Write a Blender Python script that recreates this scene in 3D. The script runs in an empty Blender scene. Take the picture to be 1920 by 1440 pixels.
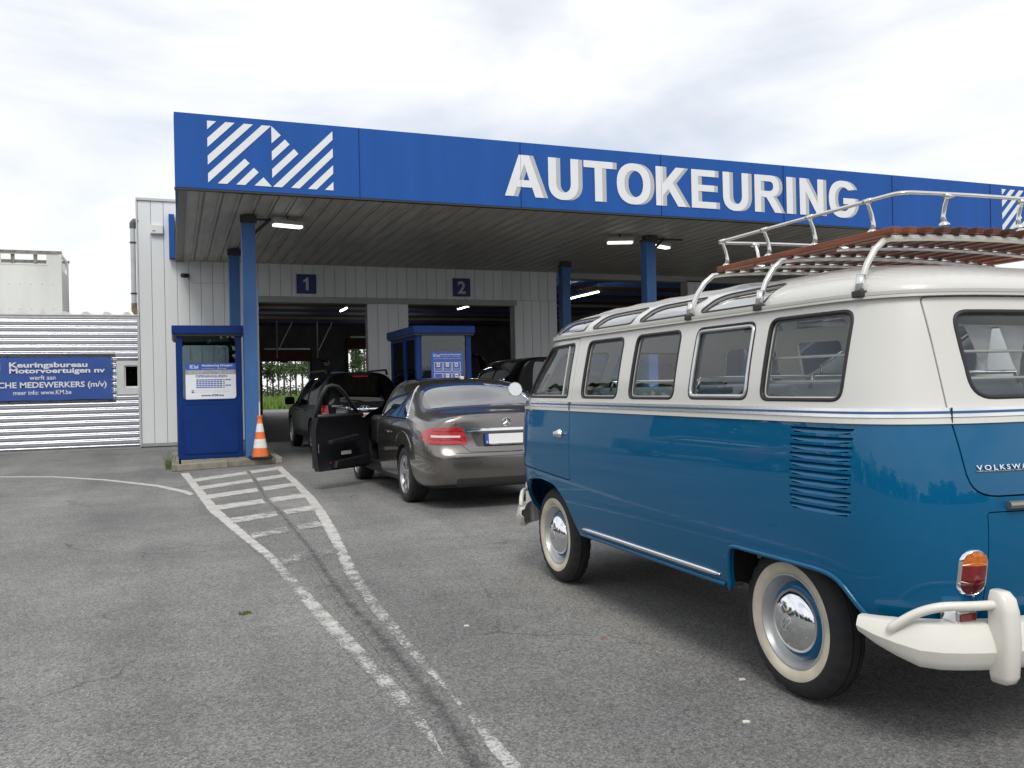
import bpy, bmesh, math, random
import numpy as np
from mathutils import Vector, Matrix
from mathutils.bvhtree import BVHTree
random.seed(7)
PI = math.pi
S = bpy.context.scene
C = S.collection

# ------------------------------------------------------------------ camera, sky, sun, exposure
YAW, PITCH, ROLL, FPX = 0.371212, 0.00152, -0.021032, 1626.6
fw = Vector((math.sin(YAW), math.cos(YAW), 0)); rt = Vector((math.cos(YAW), -math.sin(YAW), 0)); up = Vector((0, 0, 1))
fw, up = fw*math.cos(PITCH)+up*math.sin(PITCH), up*math.cos(PITCH)-fw*math.sin(PITCH)
rt, up = rt*math.cos(ROLL)+up*math.sin(ROLL), up*math.cos(ROLL)-rt*math.sin(ROLL)
cd = bpy.data.cameras.new('camera'); cam = bpy.data.objects.new('camera', cd); C.objects.link(cam)
m = Matrix.Identity(4)
for i in range(3):
    m[i][0], m[i][1], m[i][2] = rt[i], up[i], -fw[i]
m.translation = (0, 0, 1.345)
cam.matrix_world = m
cd.sensor_width = 36; cd.lens = FPX*36/1920; cd.clip_end = 3000; cd.clip_start = 0.05
S.camera = cam

SUN_EL, SUN_AZ = math.radians(52), math.radians(200)      # azimuth clockwise from +Y: sun behind the camera, a little left
W = bpy.data.worlds.new('World'); S.world = W; W.use_nodes = True
nt = W.node_tree; nt.nodes.clear()
def wn(t, **k):
    n = nt.nodes.new(t)
    for a, b in k.items(): setattr(n, a, b)
    return n
out = wn('ShaderNodeOutputWorld'); bg = wn('ShaderNodeBackground'); bg.inputs[1].default_value = 0.1
sky = wn('ShaderNodeTexSky', sky_type='NISHITA', sun_disc=False, sun_elevation=SUN_EL, sun_rotation=SUN_AZ)
tc = wn('ShaderNodeTexCoord'); mp = wn('ShaderNodeMapping'); mp.inputs['Scale'].default_value = (1, 1, 2.6)
mp.inputs['Location'].default_value = (0.35, 0.1, 0.2)
n1 = wn('ShaderNodeTexNoise'); n1.inputs['Scale'].default_value = 1.7; n1.inputs['Detail'].default_value = 9; n1.inputs['Roughness'].default_value = .52; n1.inputs['Distortion'].default_value = .5
n2 = wn('ShaderNodeTexNoise'); n2.inputs['Scale'].default_value = 3.1; n2.inputs['Detail'].default_value = 8; n2.inputs['Roughness'].default_value = .5
r1 = wn('ShaderNodeValToRGB'); r1.color_ramp.elements[0].position = .34; r1.color_ramp.elements[1].position = .52
r1.color_ramp.elements[0].color = (.55, .55, .55, 1); r1.color_ramp.elements[1].color = (1, 1, 1, 1)
r2 = wn('ShaderNodeValToRGB'); r2.color_ramp.elements[0].position = .30; r2.color_ramp.elements[1].position = .60
r2.color_ramp.elements[0].color = (7.2, 7.55, 8.2, 1); r2.color_ramp.elements[1].color = (9.0, 9.05, 9.2, 1)
mx = wn('ShaderNodeMix', data_type='RGBA'); mx.clamp_result = False
L = nt.links.new
L(tc.outputs['Generated'], mp.inputs[0]); L(mp.outputs[0], n1.inputs[0]); L(mp.outputs[0], n2.inputs[0])
L(n1.outputs[0], r1.inputs[0]); L(n2.outputs[0], r2.inputs[0])
L(r1.outputs[0], mx.inputs[0]); L(sky.outputs[0], mx.inputs[6]); L(r2.outputs[0], mx.inputs[7])
L(mx.outputs[2], bg.inputs[0]); L(bg.outputs[0], out.inputs[0])

sd = bpy.data.lights.new('sun', 'SUN'); sd.energy = 1.5; sd.angle = math.radians(22); sd.color = (1, .965, .91)
so = bpy.data.objects.new('sun', sd); C.objects.link(so)
sdir = Vector((math.sin(SUN_AZ)*math.cos(SUN_EL), math.cos(SUN_AZ)*math.cos(SUN_EL), math.sin(SUN_EL)))
so.rotation_euler = sdir.to_track_quat('Z', 'Y').to_euler(); so.location = sdir*60
S.view_settings.view_transform = 'Standard'; S.view_settings.look = 'None'
S.view_settings.exposure = 0.3; S.view_settings.gamma = 1
S.cycles.max_bounces = 8; S.cycles.transparent_max_bounces = 16; S.cycles.glossy_bounces = 4
S.cycles.use_denoising = True; S.cycles.sample_clamp_indirect = 6

# ------------------------------------------------------------------ materials
MATS = {}
def mat(name, col=(.5,.5,.5), rough=.5, metal=0, spec=.5, coat=0, var=.0, vscale=6, bump=0, bscale=40, emit=None, estr=1, detail=4, stretch=(1,1,1), coatr=.03):
    if name in MATS: return MATS[name]
    ma = bpy.data.materials.new(name); ma.use_nodes = True; t = ma.node_tree; p = t.nodes['Principled BSDF']
    p.inputs['Base Color'].default_value = (*col, 1); p.inputs['Roughness'].default_value = rough; p.inputs['Metallic'].default_value = metal
    p.inputs['Specular IOR Level'].default_value = spec; p.inputs['Coat Weight'].default_value = coat; p.inputs['Coat Roughness'].default_value = coatr
    if emit: p.inputs['Emission Color'].default_value = (*emit, 1); p.inputs['Emission Strength'].default_value = estr
    if var or bump:
        g = t.nodes.new('ShaderNodeNewGeometry'); mpn = t.nodes.new('ShaderNodeMapping'); mpn.inputs['Scale'].default_value = stretch
        t.links.new(g.outputs['Position'], mpn.inputs[0])
    if var:
        n = t.nodes.new('ShaderNodeTexNoise'); n.inputs['Scale'].default_value = vscale; n.inputs['Detail'].default_value = detail
        t.links.new(mpn.outputs[0], n.inputs[0])
        r = t.nodes.new('ShaderNodeValToRGB'); r.color_ramp.elements[0].position = .3; r.color_ramp.elements[1].position = .7
        r.color_ramp.elements[0].color = (*[c*(1-var) for c in col], 1); r.color_ramp.elements[1].color = (*[min(1, c*(1+var)) for c in col], 1)
        t.links.new(n.outputs[0], r.inputs[0]); t.links.new(r.outputs[0], p.inputs['Base Color'])
        mr = t.nodes.new('ShaderNodeMapRange'); mr.inputs[3].default_value = max(.02, rough*(1-var*.7)); mr.inputs[4].default_value = min(1, rough*(1+var*.7))
        t.links.new(n.outputs[0], mr.inputs[0]); t.links.new(mr.outputs[0], p.inputs['Roughness'])
    if bump:
        n = t.nodes.new('ShaderNodeTexNoise'); n.inputs['Scale'].default_value = bscale; n.inputs['Detail'].default_value = 3
        b = t.nodes.new('ShaderNodeBump'); b.inputs['Strength'].default_value = bump; b.inputs['Distance'].default_value = .01
        t.links.new(mpn.outputs[0], n.inputs[0]); t.links.new(n.outputs[0], b.inputs['Height']); t.links.new(b.outputs[0], p.inputs['Normal'])
    MATS[name] = ma
    return ma
def glass(name, tint=(.85,.9,.9), rough=.0, refl=1.0, ior=1.5, add=.02):
    if name in MATS: return MATS[name]
    ma = bpy.data.materials.new(name); ma.use_nodes = True; t = ma.node_tree; t.nodes.clear()
    o = t.nodes.new('ShaderNodeOutputMaterial'); mxs = t.nodes.new('ShaderNodeMixShader'); tr = t.nodes.new('ShaderNodeBsdfTransparent'); gl = t.nodes.new('ShaderNodeBsdfGlossy')
    f = t.nodes.new('ShaderNodeFresnel'); f.inputs[0].default_value = ior
    mu = t.nodes.new('ShaderNodeMath'); mu.operation = 'MULTIPLY_ADD'; mu.inputs[1].default_value = refl; mu.inputs[2].default_value = add; mu.use_clamp = True
    tr.inputs[0].default_value = (*tint, 1); gl.inputs[1].default_value = rough
    t.links.new(f.outputs[0], mu.inputs[0]); t.links.new(mu.outputs[0], mxs.inputs[0]); t.links.new(tr.outputs[0], mxs.inputs[1]); t.links.new(gl.outputs[0], mxs.inputs[2]); t.links.new(mxs.outputs[0], o.inputs[0])
    MATS[name] = ma
    return ma

def asphalt(name, paint=None, wear=.5, base=.196, dark=False):
    """aged asphalt by world position; with paint= a worn road marking lying on the same asphalt"""
    ma = bpy.data.materials.new(name); ma.use_nodes = True; t = ma.node_tree; p = t.nodes['Principled BSDF']; N = t.nodes.new; K = t.links.new
    g = N('ShaderNodeNewGeometry')
    def noise(s, d=3, r=.5):
        n = N('ShaderNodeTexNoise'); n.inputs['Scale'].default_value = s; n.inputs['Detail'].default_value = d; n.inputs['Roughness'].default_value = r
        K(g.outputs['Position'], n.inputs[0]); return n.outputs[0]
    def ramp(i, a, b, ca, cb):
        r = N('ShaderNodeValToRGB'); r.color_ramp.elements[0].position = a; r.color_ramp.elements[1].position = b
        r.color_ramp.elements[0].color = (*ca, 1) if hasattr(ca, '__len__') else (ca, ca, ca, 1); r.color_ramp.elements[1].color = (*cb, 1) if hasattr(cb, '__len__') else (cb, cb, cb, 1)
        K(i, r.inputs[0]); return r.outputs[0]
    def mul(a, b):
        q = N('ShaderNodeMix'); q.data_type = 'RGBA'; q.blend_type = 'MULTIPLY'; q.inputs[0].default_value = 1; K(a, q.inputs[6]); K(b, q.inputs[7]); return q.outputs[2]
    fine = noise(120, 4, .7)
    vor = N('ShaderNodeTexVoronoi'); vor.inputs['Scale'].default_value = 80; K(g.outputs['Position'], vor.inputs[0])
    b = base
    col = ramp(fine, .30, .70, (b*.34, b*.34, b*.335), (b*1.75, b*1.73, b*1.66))
    col = mul(col, ramp(vor.outputs['Color'], .05, .95, .60, 1.42))
    col = mul(col, ramp(noise(.55, 5, .55), .32, .68, (.78, .785, .79), (1.15, 1.145, 1.11)))
    col = mul(col, ramp(noise(3.3, 4, .6), .3, .7, .90, 1.09))
    ms = N('ShaderNodeMapping'); ms.inputs['Scale'].default_value = (1.5, .14, 1); ns_ = N('ShaderNodeTexNoise'); ns_.inputs['Scale'].default_value = 1.0; ns_.inputs['Detail'].default_value = 5
    K(g.outputs['Position'], ms.inputs[0]); K(ms.outputs[0], ns_.inputs[0]); col = mul(col, ramp(ns_.outputs[0], .36, .64, .86, 1.10))
    # fine cracks
    wv = N('ShaderNodeTexVoronoi'); wv.feature = 'DISTANCE_TO_EDGE'; wv.inputs['Scale'].default_value = .37
    wp = N('ShaderNodeMixRGB'); wp.blend_type = 'ADD'; wp.inputs[0].default_value = .55
    nn = N('ShaderNodeTexNoise'); nn.inputs['Scale'].default_value = 1.6; nn.inputs['Detail'].default_value = 6; K(g.outputs['Position'], nn.inputs[0])
    K(g.outputs['Position'], wp.inputs[1]); K(nn.outputs['Color'], wp.inputs[2]); K(wp.outputs[0], wv.inputs[0])
    crack = ramp(wv.outputs[0], .0, .005, .42, 1)
    cm = N('ShaderNodeMix'); cm.data_type = 'RGBA'; K(ramp(noise(.8, 2), .50, .62, 0, 1), cm.inputs[0]); cm.inputs[6].default_value = (1, 1, 1, 1); K(crack, cm.inputs[7])
    col = mul(col, cm.outputs[2])
    # oil spots and tyre grime
    col = mul(col, ramp(noise(1.1, 2, .4), .70, .80, 1, .72))
    if dark:
        q = N('ShaderNodeMix'); q.data_type = 'RGBA'; q.blend_type = 'MULTIPLY'
        uv = N('ShaderNodeAttribute'); uv.attribute_name = 'edge'
        ad = N('ShaderNodeMath'); ad.operation = 'MULTIPLY_ADD'; ad.inputs[1].default_value = 1.5; ad.inputs[2].default_value = -.75
        K(noise(9, 4, .7), ad.inputs[0]); su = N('ShaderNodeMath'); su.operation = 'ADD'; K(uv.outputs['Fac'], su.inputs[0]); K(ad.outputs[0], su.inputs[1])
        K(ramp(su.outputs[0], .25, .80, 0, .55), q.inputs[0]); K(col, q.inputs[6]); q.inputs[7].default_value = (.12, .12, .13, 1); col = q.outputs[2]
    if paint:
        at = N('ShaderNodeAttribute'); at.attribute_name = 'wear'
        q = N('ShaderNodeMix'); q.data_type = 'RGBA'
        a1 = noise(55, 6, .75); a2 = noise(7, 3, .6)
        s1 = N('ShaderNodeMath'); s1.operation = 'MULTIPLY_ADD'; s1.inputs[1].default_value = .55; K(a2, s1.inputs[0]); K(a1, s1.inputs[2])
        s2 = N('ShaderNodeMath'); s2.operation = 'SUBTRACT'; K(s1.outputs[0], s2.inputs[0]); K(at.outputs['Fac'], s2.inputs[1])
        K(ramp(s2.outputs[0], .20, .30, 0, 1), q.inputs[0]); K(col, q.inputs[6])
        pc = mul(ramp(a2, .3, .7, (.44, .43, .405), (.60, .59, .56)), ramp(fine, .2, .7, .75, 1.1))
        K(pc, q.inputs[7]); col = q.outputs[2]
    K(col, p.inputs['Base Color']); p.inputs['Roughness'].default_value = .82; p.inputs['Specular IOR Level'].default_value = .35
    bm_ = N('ShaderNodeBump'); bm_.inputs['Strength'].default_value = .55; bm_.inputs['Distance'].default_value = .006
    ah = N('ShaderNodeMath'); ah.operation = 'ADD'; K(fine, ah.inputs[0]); K(vor.outputs['Distance'], ah.inputs[1]); K(ah.outputs[0], bm_.inputs['Height']); K(bm_.outputs[0], p.inputs['Normal'])
    MATS[name] = ma
    return ma

# ------------------------------------------------------------------ mesh helpers
class MB:
    def __init__(s): s.v = []; s.f = []; s.m = []
    def add(s, vs, fs, mi=0):
        o = len(s.v); s.v += [tuple(v) for v in vs]; s.f += [tuple(i+o for i in f) for f in fs]; s.m += [mi]*len(fs); return s
    def box(s, x0, x1, y0, y1, z0, z1, mi=0, M=None):
        vs = [Vector(p) for p in ((x0,y0,z0),(x1,y0,z0),(x1,y1,z0),(x0,y1,z0),(x0,y0,z1),(x1,y0,z1),(x1,y1,z1),(x0,y1,z1))]
        if M: vs = [M @ v for v in vs]
        return s.add(vs, [(0,3,2,1),(4,5,6,7),(0,1,5,4),(1,2,6,5),(2,3,7,6),(3,0,4,7)], mi)
    def prism(s, loop, d0, d1, mi=0, caps=True):
        """loop of 3d points swept from p+d0 to p+d1"""
        n = len(loop); d0 = Vector(d0); d1 = Vector(d1)
        vs = [Vector(p)+d0 for p in loop]+[Vector(p)+d1 for p in loop]
        fs = [(i, (i+1) % n, n+(i+1) % n, n+i) for i in range(n)]
        if caps: fs += [tuple(reversed(range(n))), tuple(range(n, 2*n))]
        return s.add(vs, fs, mi)
    def tube(s, path, r, seg=8, closed=False, mi=0, caps=True):
        P = [Vector(p) for p in path]; n = len(P); rs = r if hasattr(r, '__len__') else [r]*n
        vs = []; prev = None
        for i, p in enumerate(P):
            a = P[(i-1) % n] if (closed or i > 0) else p; b = P[(i+1) % n] if (closed or i < n-1) else p
            t = (b-a).normalized()
            if prev is None:
                u = t.orthogonal().normalized()
                if abs(t.z) < .9: u = (Vector((0,0,1))-t*t.z).normalized()
            else:
                u = (prev-t*prev.dot(t)).normalized()
            prev = u; w = t.cross(u)
            for k in range(seg):
                an = 2*PI*k/seg; vs.append(p+(u*math.cos(an)+w*math.sin(an))*rs[i])
        fs = []
        for i in range(n if closed else n-1):
            for k in range(seg):
                a = i*seg+k; b = i*seg+(k+1) % seg; j = (i+1) % n
                fs.append((a, b, j*seg+(k+1) % seg, j*seg+k))
        if not closed and caps: fs += [tuple(reversed(range(seg))), tuple(range((n-1)*seg, n*seg))]
        return s.add(vs, fs, mi)
    def lathe(s, prof, o=(0,0,0), ax='x', seg=48, mi=0, jag=None):
        """prof: (along axis, radius)"""
        vs = []; o = Vector(o)
        for j, (h, r) in enumerate(prof):
            for k in range(seg):
                a = 2*PI*k/seg; rr = r
                if jag and j in jag and (k % 4) < 2: rr -= .006
                c, q = rr*math.cos(a), rr*math.sin(a)
                vs.append(o+Vector({'x': (h, c, q), 'y': (c, h, q), 'z': (c, q, h)}[ax]))
        fs = []
        for j in range(len(prof)-1):
            for k in range(seg):
                fs.append((j*seg+k, j*seg+(k+1) % seg, (j+1)*seg+(k+1) % seg, (j+1)*seg+k))
        return s.add(vs, fs, mi)
    def mesh(s, name='m', smooth=False, fix=True):
        me = bpy.data.meshes.new(name); me.from_pydata(s.v, [], s.f)
        me.polygons.foreach_set('material_index', s.m)
        if fix:
            b = bmesh.new(); b.from_mesh(me); bmesh.ops.recalc_face_normals(b, faces=b.faces); b.to_mesh(me); b.free()
        if smooth: me.shade_smooth()
        me.update(); return me
    def build(s, name, ma, parent=None, smooth=False, bevel=0, auto=None, fix=True, bseg=2):
        return put(name, s.mesh(name, smooth or auto is not None, fix), ma, parent, bevel, auto, bseg)
def put(name, me, ma=None, parent=None, bevel=0, auto=None, bseg=2):
    if ma is not None:
        me.materials.clear()
        for q in (ma if isinstance(ma, (list, tuple)) else [ma]): me.materials.append(q)
    if auto is not None:
        me.set_sharp_from_angle(angle=math.radians(auto))
    o = bpy.data.objects.new(name, me); C.objects.link(o)
    if parent: o.parent = parent
    if bevel:
        b = o.modifiers.new('b', 'BEVEL'); b.width = bevel; b.segments = bseg; b.limit_method = 'ANGLE'; b.harden_normals = False
    return o
def tag(o, label=None, cat=None, group=None, kind=None):
    if label: o['label'] = label
    if cat: o['category'] = cat
    if group: o['group'] = group
    if kind: o['kind'] = kind
    return o
def thing(name, label, cat, loc=(0,0,0), rz=0, group=None):
    o = bpy.data.objects.new(name, None); C.objects.link(o); o.location = loc; o.rotation_euler = (0, 0, rz); o.empty_display_size = .2
    return tag(o, label, cat, group)
def box(name, x0, x1, y0, y1, z0, z1, ma, parent=None, bevel=0):
    return MB().box(x0, x1, y0, y1, z0, z1).build(name, ma, parent, bevel=bevel)
def copy_tree(o, parent=None):
    c = o.copy(); C.objects.link(c); c.parent = parent
    for ch in list(o.children): copy_tree(ch, c)
    return c
def round_poly(pts, r, seg=5):
    n = len(pts); out = []; rs = r if hasattr(r, '__len__') else [r]*n
    for i in range(n):
        p = Vector(pts[i]).to_2d(); a = Vector(pts[i-1]).to_2d()-p; b = Vector(pts[(i+1) % n]).to_2d()-p; q = rs[i]
        if q <= 0: out.append((p.x, p.y)); continue
        q1 = min(q, a.length*.49); q2 = min(q, b.length*.49)
        A = p+a.normalized()*q1; B = p+b.normalized()*q2
        for k in range(seg+1):
            t = k/seg; w = .22*math.sin(PI*t)*0
            c = A*(1-t)**2+p*2*t*(1-t)+B*t*t
            # pull the quadratic a little outwards so that it reads as an arc
            c = c+(p-c)*(.10*math.sin(PI*t))
            out.append((c.x, c.y))
    return out
def rect(u0, u1, v0, v1, r=0, seg=5):
    q = [(u0,v0),(u1,v0),(u1,v1),(u0,v1)]
    return round_poly(q, r, seg) if r else q
def dense(loop, step):
    out = []
    for i, p in enumerate(loop):
        q = loop[(i+1) % len(loop)]; d = math.dist(p, q); k = max(1, int(d/step))
        for j in range(k): t = j/k; out.append(tuple(p[a]+(q[a]-p[a])*t for a in range(len(p))))
    return out
def flat_mesh(outlines, depth):
    """filled 2d outlines (holes even-odd) in the XZ plane, front at y=0 and back at y=depth"""
    cu = bpy.data.curves.new('t', 'CURVE'); cu.dimensions = '2D'; cu.fill_mode = 'BOTH'; cu.extrude = depth/2
    for lp in outlines:
        sp = cu.splines.new('POLY'); sp.points.add(len(lp)-1); sp.use_cyclic_u = True
        for q, (x, y) in zip(sp.points, lp): q.co = (x, y, 0, 1)
    o = bpy.data.objects.new('t', cu); C.objects.link(o)
    me = bpy.data.meshes.new_from_object(o.evaluated_get(bpy.context.evaluated_depsgraph_get()))
    bpy.data.objects.remove(o); bpy.data.curves.remove(cu)
    me.transform(Matrix.Translation((0, depth/2, 0)) @ Matrix.Rotation(PI/2, 4, 'X'))
    return me
def flat(name, outlines, depth, ma, parent=None, M=None, bevel=0):
    me = flat_mesh(outlines, depth)
    if M is not None: me.transform(M)
    return put(name, me, ma, parent, bevel)
TXT = {}
def text_mesh(s, bold=0.0, extrude=.0, spacing=1.0):
    k = (s, bold, extrude, spacing)
    if k not in TXT:
        cu = bpy.data.curves.new('t', 'FONT'); cu.body = s; cu.offset = bold; cu.extrude = extrude; cu.size = 1; cu.space_character = spacing; cu.resolution_u = 3
        o = bpy.data.objects.new('t', cu); C.objects.link(o)
        me = bpy.data.meshes.new_from_object(o.evaluated_get(bpy.context.evaluated_depsgraph_get()))
        bpy.data.objects.remove(o); bpy.data.curves.remove(cu)
        TXT[k] = me
    return TXT[k].copy()
def text(name, s, x0, x1, z0, cap, y, ma, parent=None, bold=.0, extrude=.0, spacing=1.0, M=None):
    """one line of lettering facing -Y, its ink from x0 to x1, baseline z0, capital height cap"""
    me = text_mesh(s, bold, extrude, spacing)
    co = np.zeros(len(me.vertices)*3); me.vertices.foreach_get('co', co); co = co.reshape(-1, 3)
    a, b = co[:, 0].min(), co[:, 0].max(); sx = (x1-x0)/max(1e-6, b-a); sz = cap/.70
    q = np.stack([x0+(co[:, 0]-a)*sx, y-co[:, 2]*.02, z0+co[:, 1]*sz], 1)
    me.vertices.foreach_set('co', q.astype(np.float32).ravel()); me.update()
    if M is not None: me.transform(M)
    return put(name, me, ma, parent)
def bool_mesh(me, cut, op='DIFFERENCE'):
    a = bpy.data.objects.new('ba', me); b = bpy.data.objects.new('bb', cut); C.objects.link(a); C.objects.link(b)
    md = a.modifiers.new('x', 'BOOLEAN'); md.operation = op; md.solver = 'EXACT'; md.object = b
    r = bpy.data.meshes.new_from_object(a.evaluated_get(bpy.context.evaluated_depsgraph_get()))
    bpy.data.objects.remove(a); bpy.data.objects.remove(b)
    return r
def custom_normals(me, fn, lim=.75):
    me.shade_smooth(); cache = {}
    ns = [None]*len(me.loops)
    for p in me.polygons:
        pn = p.normal
        for li in p.loop_indices:
            vi = me.loops[li].vertex_index
            if vi not in cache: cache[vi] = fn(me.vertices[vi].co)
            v = cache[vi]; d = v.dot(pn)
            ns[li] = v if d > lim else (-v if d < -lim else pn)
    me.normals_split_custom_set([tuple(n) for n in ns]); return me
def hermite(zs, vs):
    zs = np.array(zs); vs = np.array(vs, float); tn = np.gradient(vs, zs)
    def f(z):
        z = min(max(z, zs[0]), zs[-1]); i = min(int(np.searchsorted(zs, z, side='right'))-1, len(zs)-2); h = zs[i+1]-zs[i]; t = (z-zs[i])/h
        return float((2*t**3-3*t*t+1)*vs[i]+(t**3-2*t*t+t)*h*tn[i]+(-2*t**3+3*t*t)*vs[i+1]+(t**3-t*t)*h*tn[i+1])
    return f
def ringfill(mb, loop, fmap, rings=(1, .7, .4, .15), mi=0):
    cx = sum(p[0] for p in loop)/len(loop); cy = sum(p[1] for p in loop)/len(loop); n = len(loop); vs = []; fs = []
    for k in rings:
        vs += [fmap(cx+(p[0]-cx)*k, cy+(p[1]-cy)*k) for p in loop]
    vs.append(fmap(cx, cy))
    for r in range(len(rings)-1):
        for i in range(n): fs.append((r*n+i, r*n+(i+1) % n, (r+1)*n+(i+1) % n, (r+1)*n+i))
    r = len(rings)-1
    for i in range(n): fs.append((r*n+i, r*n+(i+1) % n, len(vs)-1))
    mb.add(vs, fs, mi); return mb
# ------------------------------------------------------------------ common materials
BLUE = mat('sign_blue', (.018, .092, .35), .5, spec=.18, var=.07, vscale=1.3, stretch=(2.5,1,.3), detail=6)
BLUE_D = mat('booth_blue', (.005, .032, .165), .36, spec=.16, var=.10, vscale=3, coat=.12, coatr=.15)
BLUE_P = mat('post_blue', (.055, .150, .36), .48, spec=.3, var=.16, vscale=2.2, stretch=(1,1,.4))
WHITE = mat('white_vinyl', (.78, .79, .80), .5, var=.03, vscale=2)
GREYV = mat('grey_vinyl', (.47, .48, .48), .5)
PANEL = mat('wall_panel', (.735, .755, .755), .48, var=.06, vscale=.9, stretch=(1,1,.25))
PANEL2 = mat('panel_core', (.36, .37, .36), .6, var=.1, vscale=2)
SOFF = mat('soffit_metal', (.36, .345, .305), .5, var=.22, vscale=2.4, stretch=(3,.35,1), detail=7)
DARK = mat('dark_metal', (.03, .03, .032), .5)
BLACK = mat('black_rubber', (.012, .012, .013), .55)
ALU = mat('aluminium', (.62, .63, .64), .32, metal=.9, var=.1, vscale=8)
CHROME = mat('chrome', (.82, .83, .85), .07, metal=1)
CONC = mat('concrete', (.30, .285, .25), .85, var=.22, vscale=5, bump=.3, bscale=60, detail=8)
HALLF = mat('hall_floor', (.055, .055, .056), .55, var=.35, vscale=.8, detail=6)
GLASS = glass('clear_glass', (.80, .85, .86))
GLASSD = glass('dark_glass', (.16, .18, .20), refl=1.1)
GREY = mat('grey_paint', (.34, .35, .35), .5, var=.08)
WHITEP = mat('white_paint', (.72, .72, .70), .45, var=.06)
EMIT = mat('tube_light', (1, 1, 1), .4, emit=(1, .97, .9), estr=1.7)
EMITH = mat('hall_tube', (1, 1, 1), .4, emit=(1, .95, .85), estr=26.0)

def struct(o, **k): o['kind'] = 'structure'; return o

# ------------------------------------------------------------------ ground
ASPH = asphalt('asphalt')
g = MB(); g.add([(-420,-420,0),(420,-420,0),(420,62,0),(-420,62,0)], [(0,1,2,3)]); struct(g.build('ground', ASPH, fix=False))
FIELD = mat('field_grass', (.085, .15, .03), .9, var=.35, vscale=1.5, detail=8)
g = MB(); g.add([(-420,62,-.02),(420,62,-.02),(420,900,.2),(-420,900,.2)], [(0,1,2,3)]); struct(g.build('field', FIELD, fix=False))
g = MB(); g.add([(-.4,23.55,.006),(20.3,23.55,.006),(20.3,50.9,.006),(-.4,50.9,.006)], [(0,1,2,3)]); struct(g.build('hall_floor', HALLF, fix=False))

# ------------------------------------------------------------------ road markings (worn paint on the asphalt)
PAINT = asphalt('worn_marking', paint=True)
TAR = asphalt('tar_joint', dark=True)
def ribbon(name, left, right, wear, ma, z, label, attr='wear', cat='marking', group=None, edge=False):
    """left/right edges in metres, densified; wear per point"""
    n = len(left); vs = []; wv = []
    def lerp(a, b, t): return tuple(a[i]+(b[i]-a[i])*t for i in range(len(a)))
    L2, R2, W2 = [], [], []
    for i in range(n-1):
        k = max(2, int(math.dist(left[i], left[i+1])/.12))
        for j in range(k):
            t = j/k; L2.append(lerp(left[i], left[i+1], t)); R2.append(lerp(right[i], right[i+1], t)); W2.append(wear[i]+(wear[i+1]-wear[i])*t)
    L2.append(left[-1]); R2.append(right[-1]); W2.append(wear[-1])
    cols = [0, .08, .3, .5, .7, .92, 1] if not edge else [0, .2, .4, .5, .6, .8, 1]
    fs = []
    for i in range(len(L2)):
        jl = random.uniform(-.006, .002); jr = random.uniform(-.002, .006)
        for c in cols:
            x, y = lerp(L2[i], R2[i], c)
            if c == 0: x += jl
            if c == 1: x += jr
            vs.append((x, y, z)); e = W2[i]
            if not edge: e += .32 if c in (0, 1) else (.06 if c in (.08, .92) else 0)
            else: e = W2[i]*(1-abs(c-.5)*2)
            wv.append(e)
    q = len(cols)
    for i in range(len(L2)-1):
        for c in range(q-1): fs.append((i*q+c, i*q+c+1, (i+1)*q+c+1, (i+1)*q+c))
    me = bpy.data.meshes.new(name); me.from_pydata(vs, [], fs)
    at = me.attributes.new('wear' if not edge else 'edge', 'FLOAT', 'POINT'); at.data.foreach_set('value', wv)
    o = put(name, me, ma); o['kind'] = 'structure'
    if label: o['label'] = label
    return o
LL = [(.07,15.39),(.15,14.0),(.22,12.67),(.33,10.44),(.52,8.52),(.65,7.28),(.71,6.05),(.74,5.2),(.77,4.72),(.81,4.25),(.83,3.85),(.86,3.42),(.88,3.1),(.88,2.4)]
LR = [(.20,15.43),(.26,14.0),(.33,12.76),(.46,10.37),(.63,8.40),(.74,7.30),(.80,6.12),(.84,5.3),(.88,4.74),(.90,4.28),(.92,3.84),(.95,3.40),(.97,3.06),(.97,2.4)]
ribbon('lane_marking', LL, LR, [.22,.26,.28,.32,.37,.46,.58,.47,.48,.54,.55,.57,.50,.48], PAINT, .0012, 'worn white line curving along the left side of the hatched island')
RL = [(1.62,15.72),(1.58,14.2),(1.56,12.77),(1.49,10.98),(1.41,9.63),(1.32,8.52),(1.24,7.51),(1.13,6.39),(1.09,5.59),(1.07,4.85),(1.07,4.30),(1.06,3.8),(1.05,2.5)]
RR = [(1.74,15.80),(1.70,14.3),(1.67,12.95),(1.60,10.90),(1.53,9.72),(1.43,8.40),(1.34,7.47),(1.24,6.42),(1.19,5.61),(1.16,4.82),(1.14,4.27),(1.13,3.8),(1.12,2.5)]
ribbon('lane_marking', RL, RR, [.24,.26,.27,.30,.34,.40,.47,.52,.56,.55,.57,.58,.50], PAINT, .0016, 'worn white line running along the right side of the hatched island')
rungs = [((.21,14.02),(1.63,15.41)),((.27,12.87),(1.60,14.05)),((.33,11.73),(1.56,12.65)),((.42,10.60),(1.52,11.27)),((.53,9.46),(1.46,10.05)),((.64,8.39),(1.34,8.83)),((.76,7.04),(1.24,7.36))]
ordn = ['first', 'second', 'third', 'fourth', 'fifth', 'sixth', 'seventh']
for i, (a, b) in enumerate(rungs):
    h = [.25,.25,.25,.24,.22,.20,.19][i]
    up_ = [(a[0], a[1]+h), ((a[0]+b[0])/2, (a[1]+b[1])/2+h), (b[0], b[1]+h)]; lo_ = [(a[0], a[1]-h), ((a[0]+b[0])/2, (a[1]+b[1])/2-h), (b[0], b[1]-h)]
    w = [.30,.35,.32,.38,.45,.51,.58][i]
    ribbon('hatch_marking', up_, lo_, [w, w+.05, w], PAINT, .0020, ordn[i]+' white hatch bar counted from the booth kerb')
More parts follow.
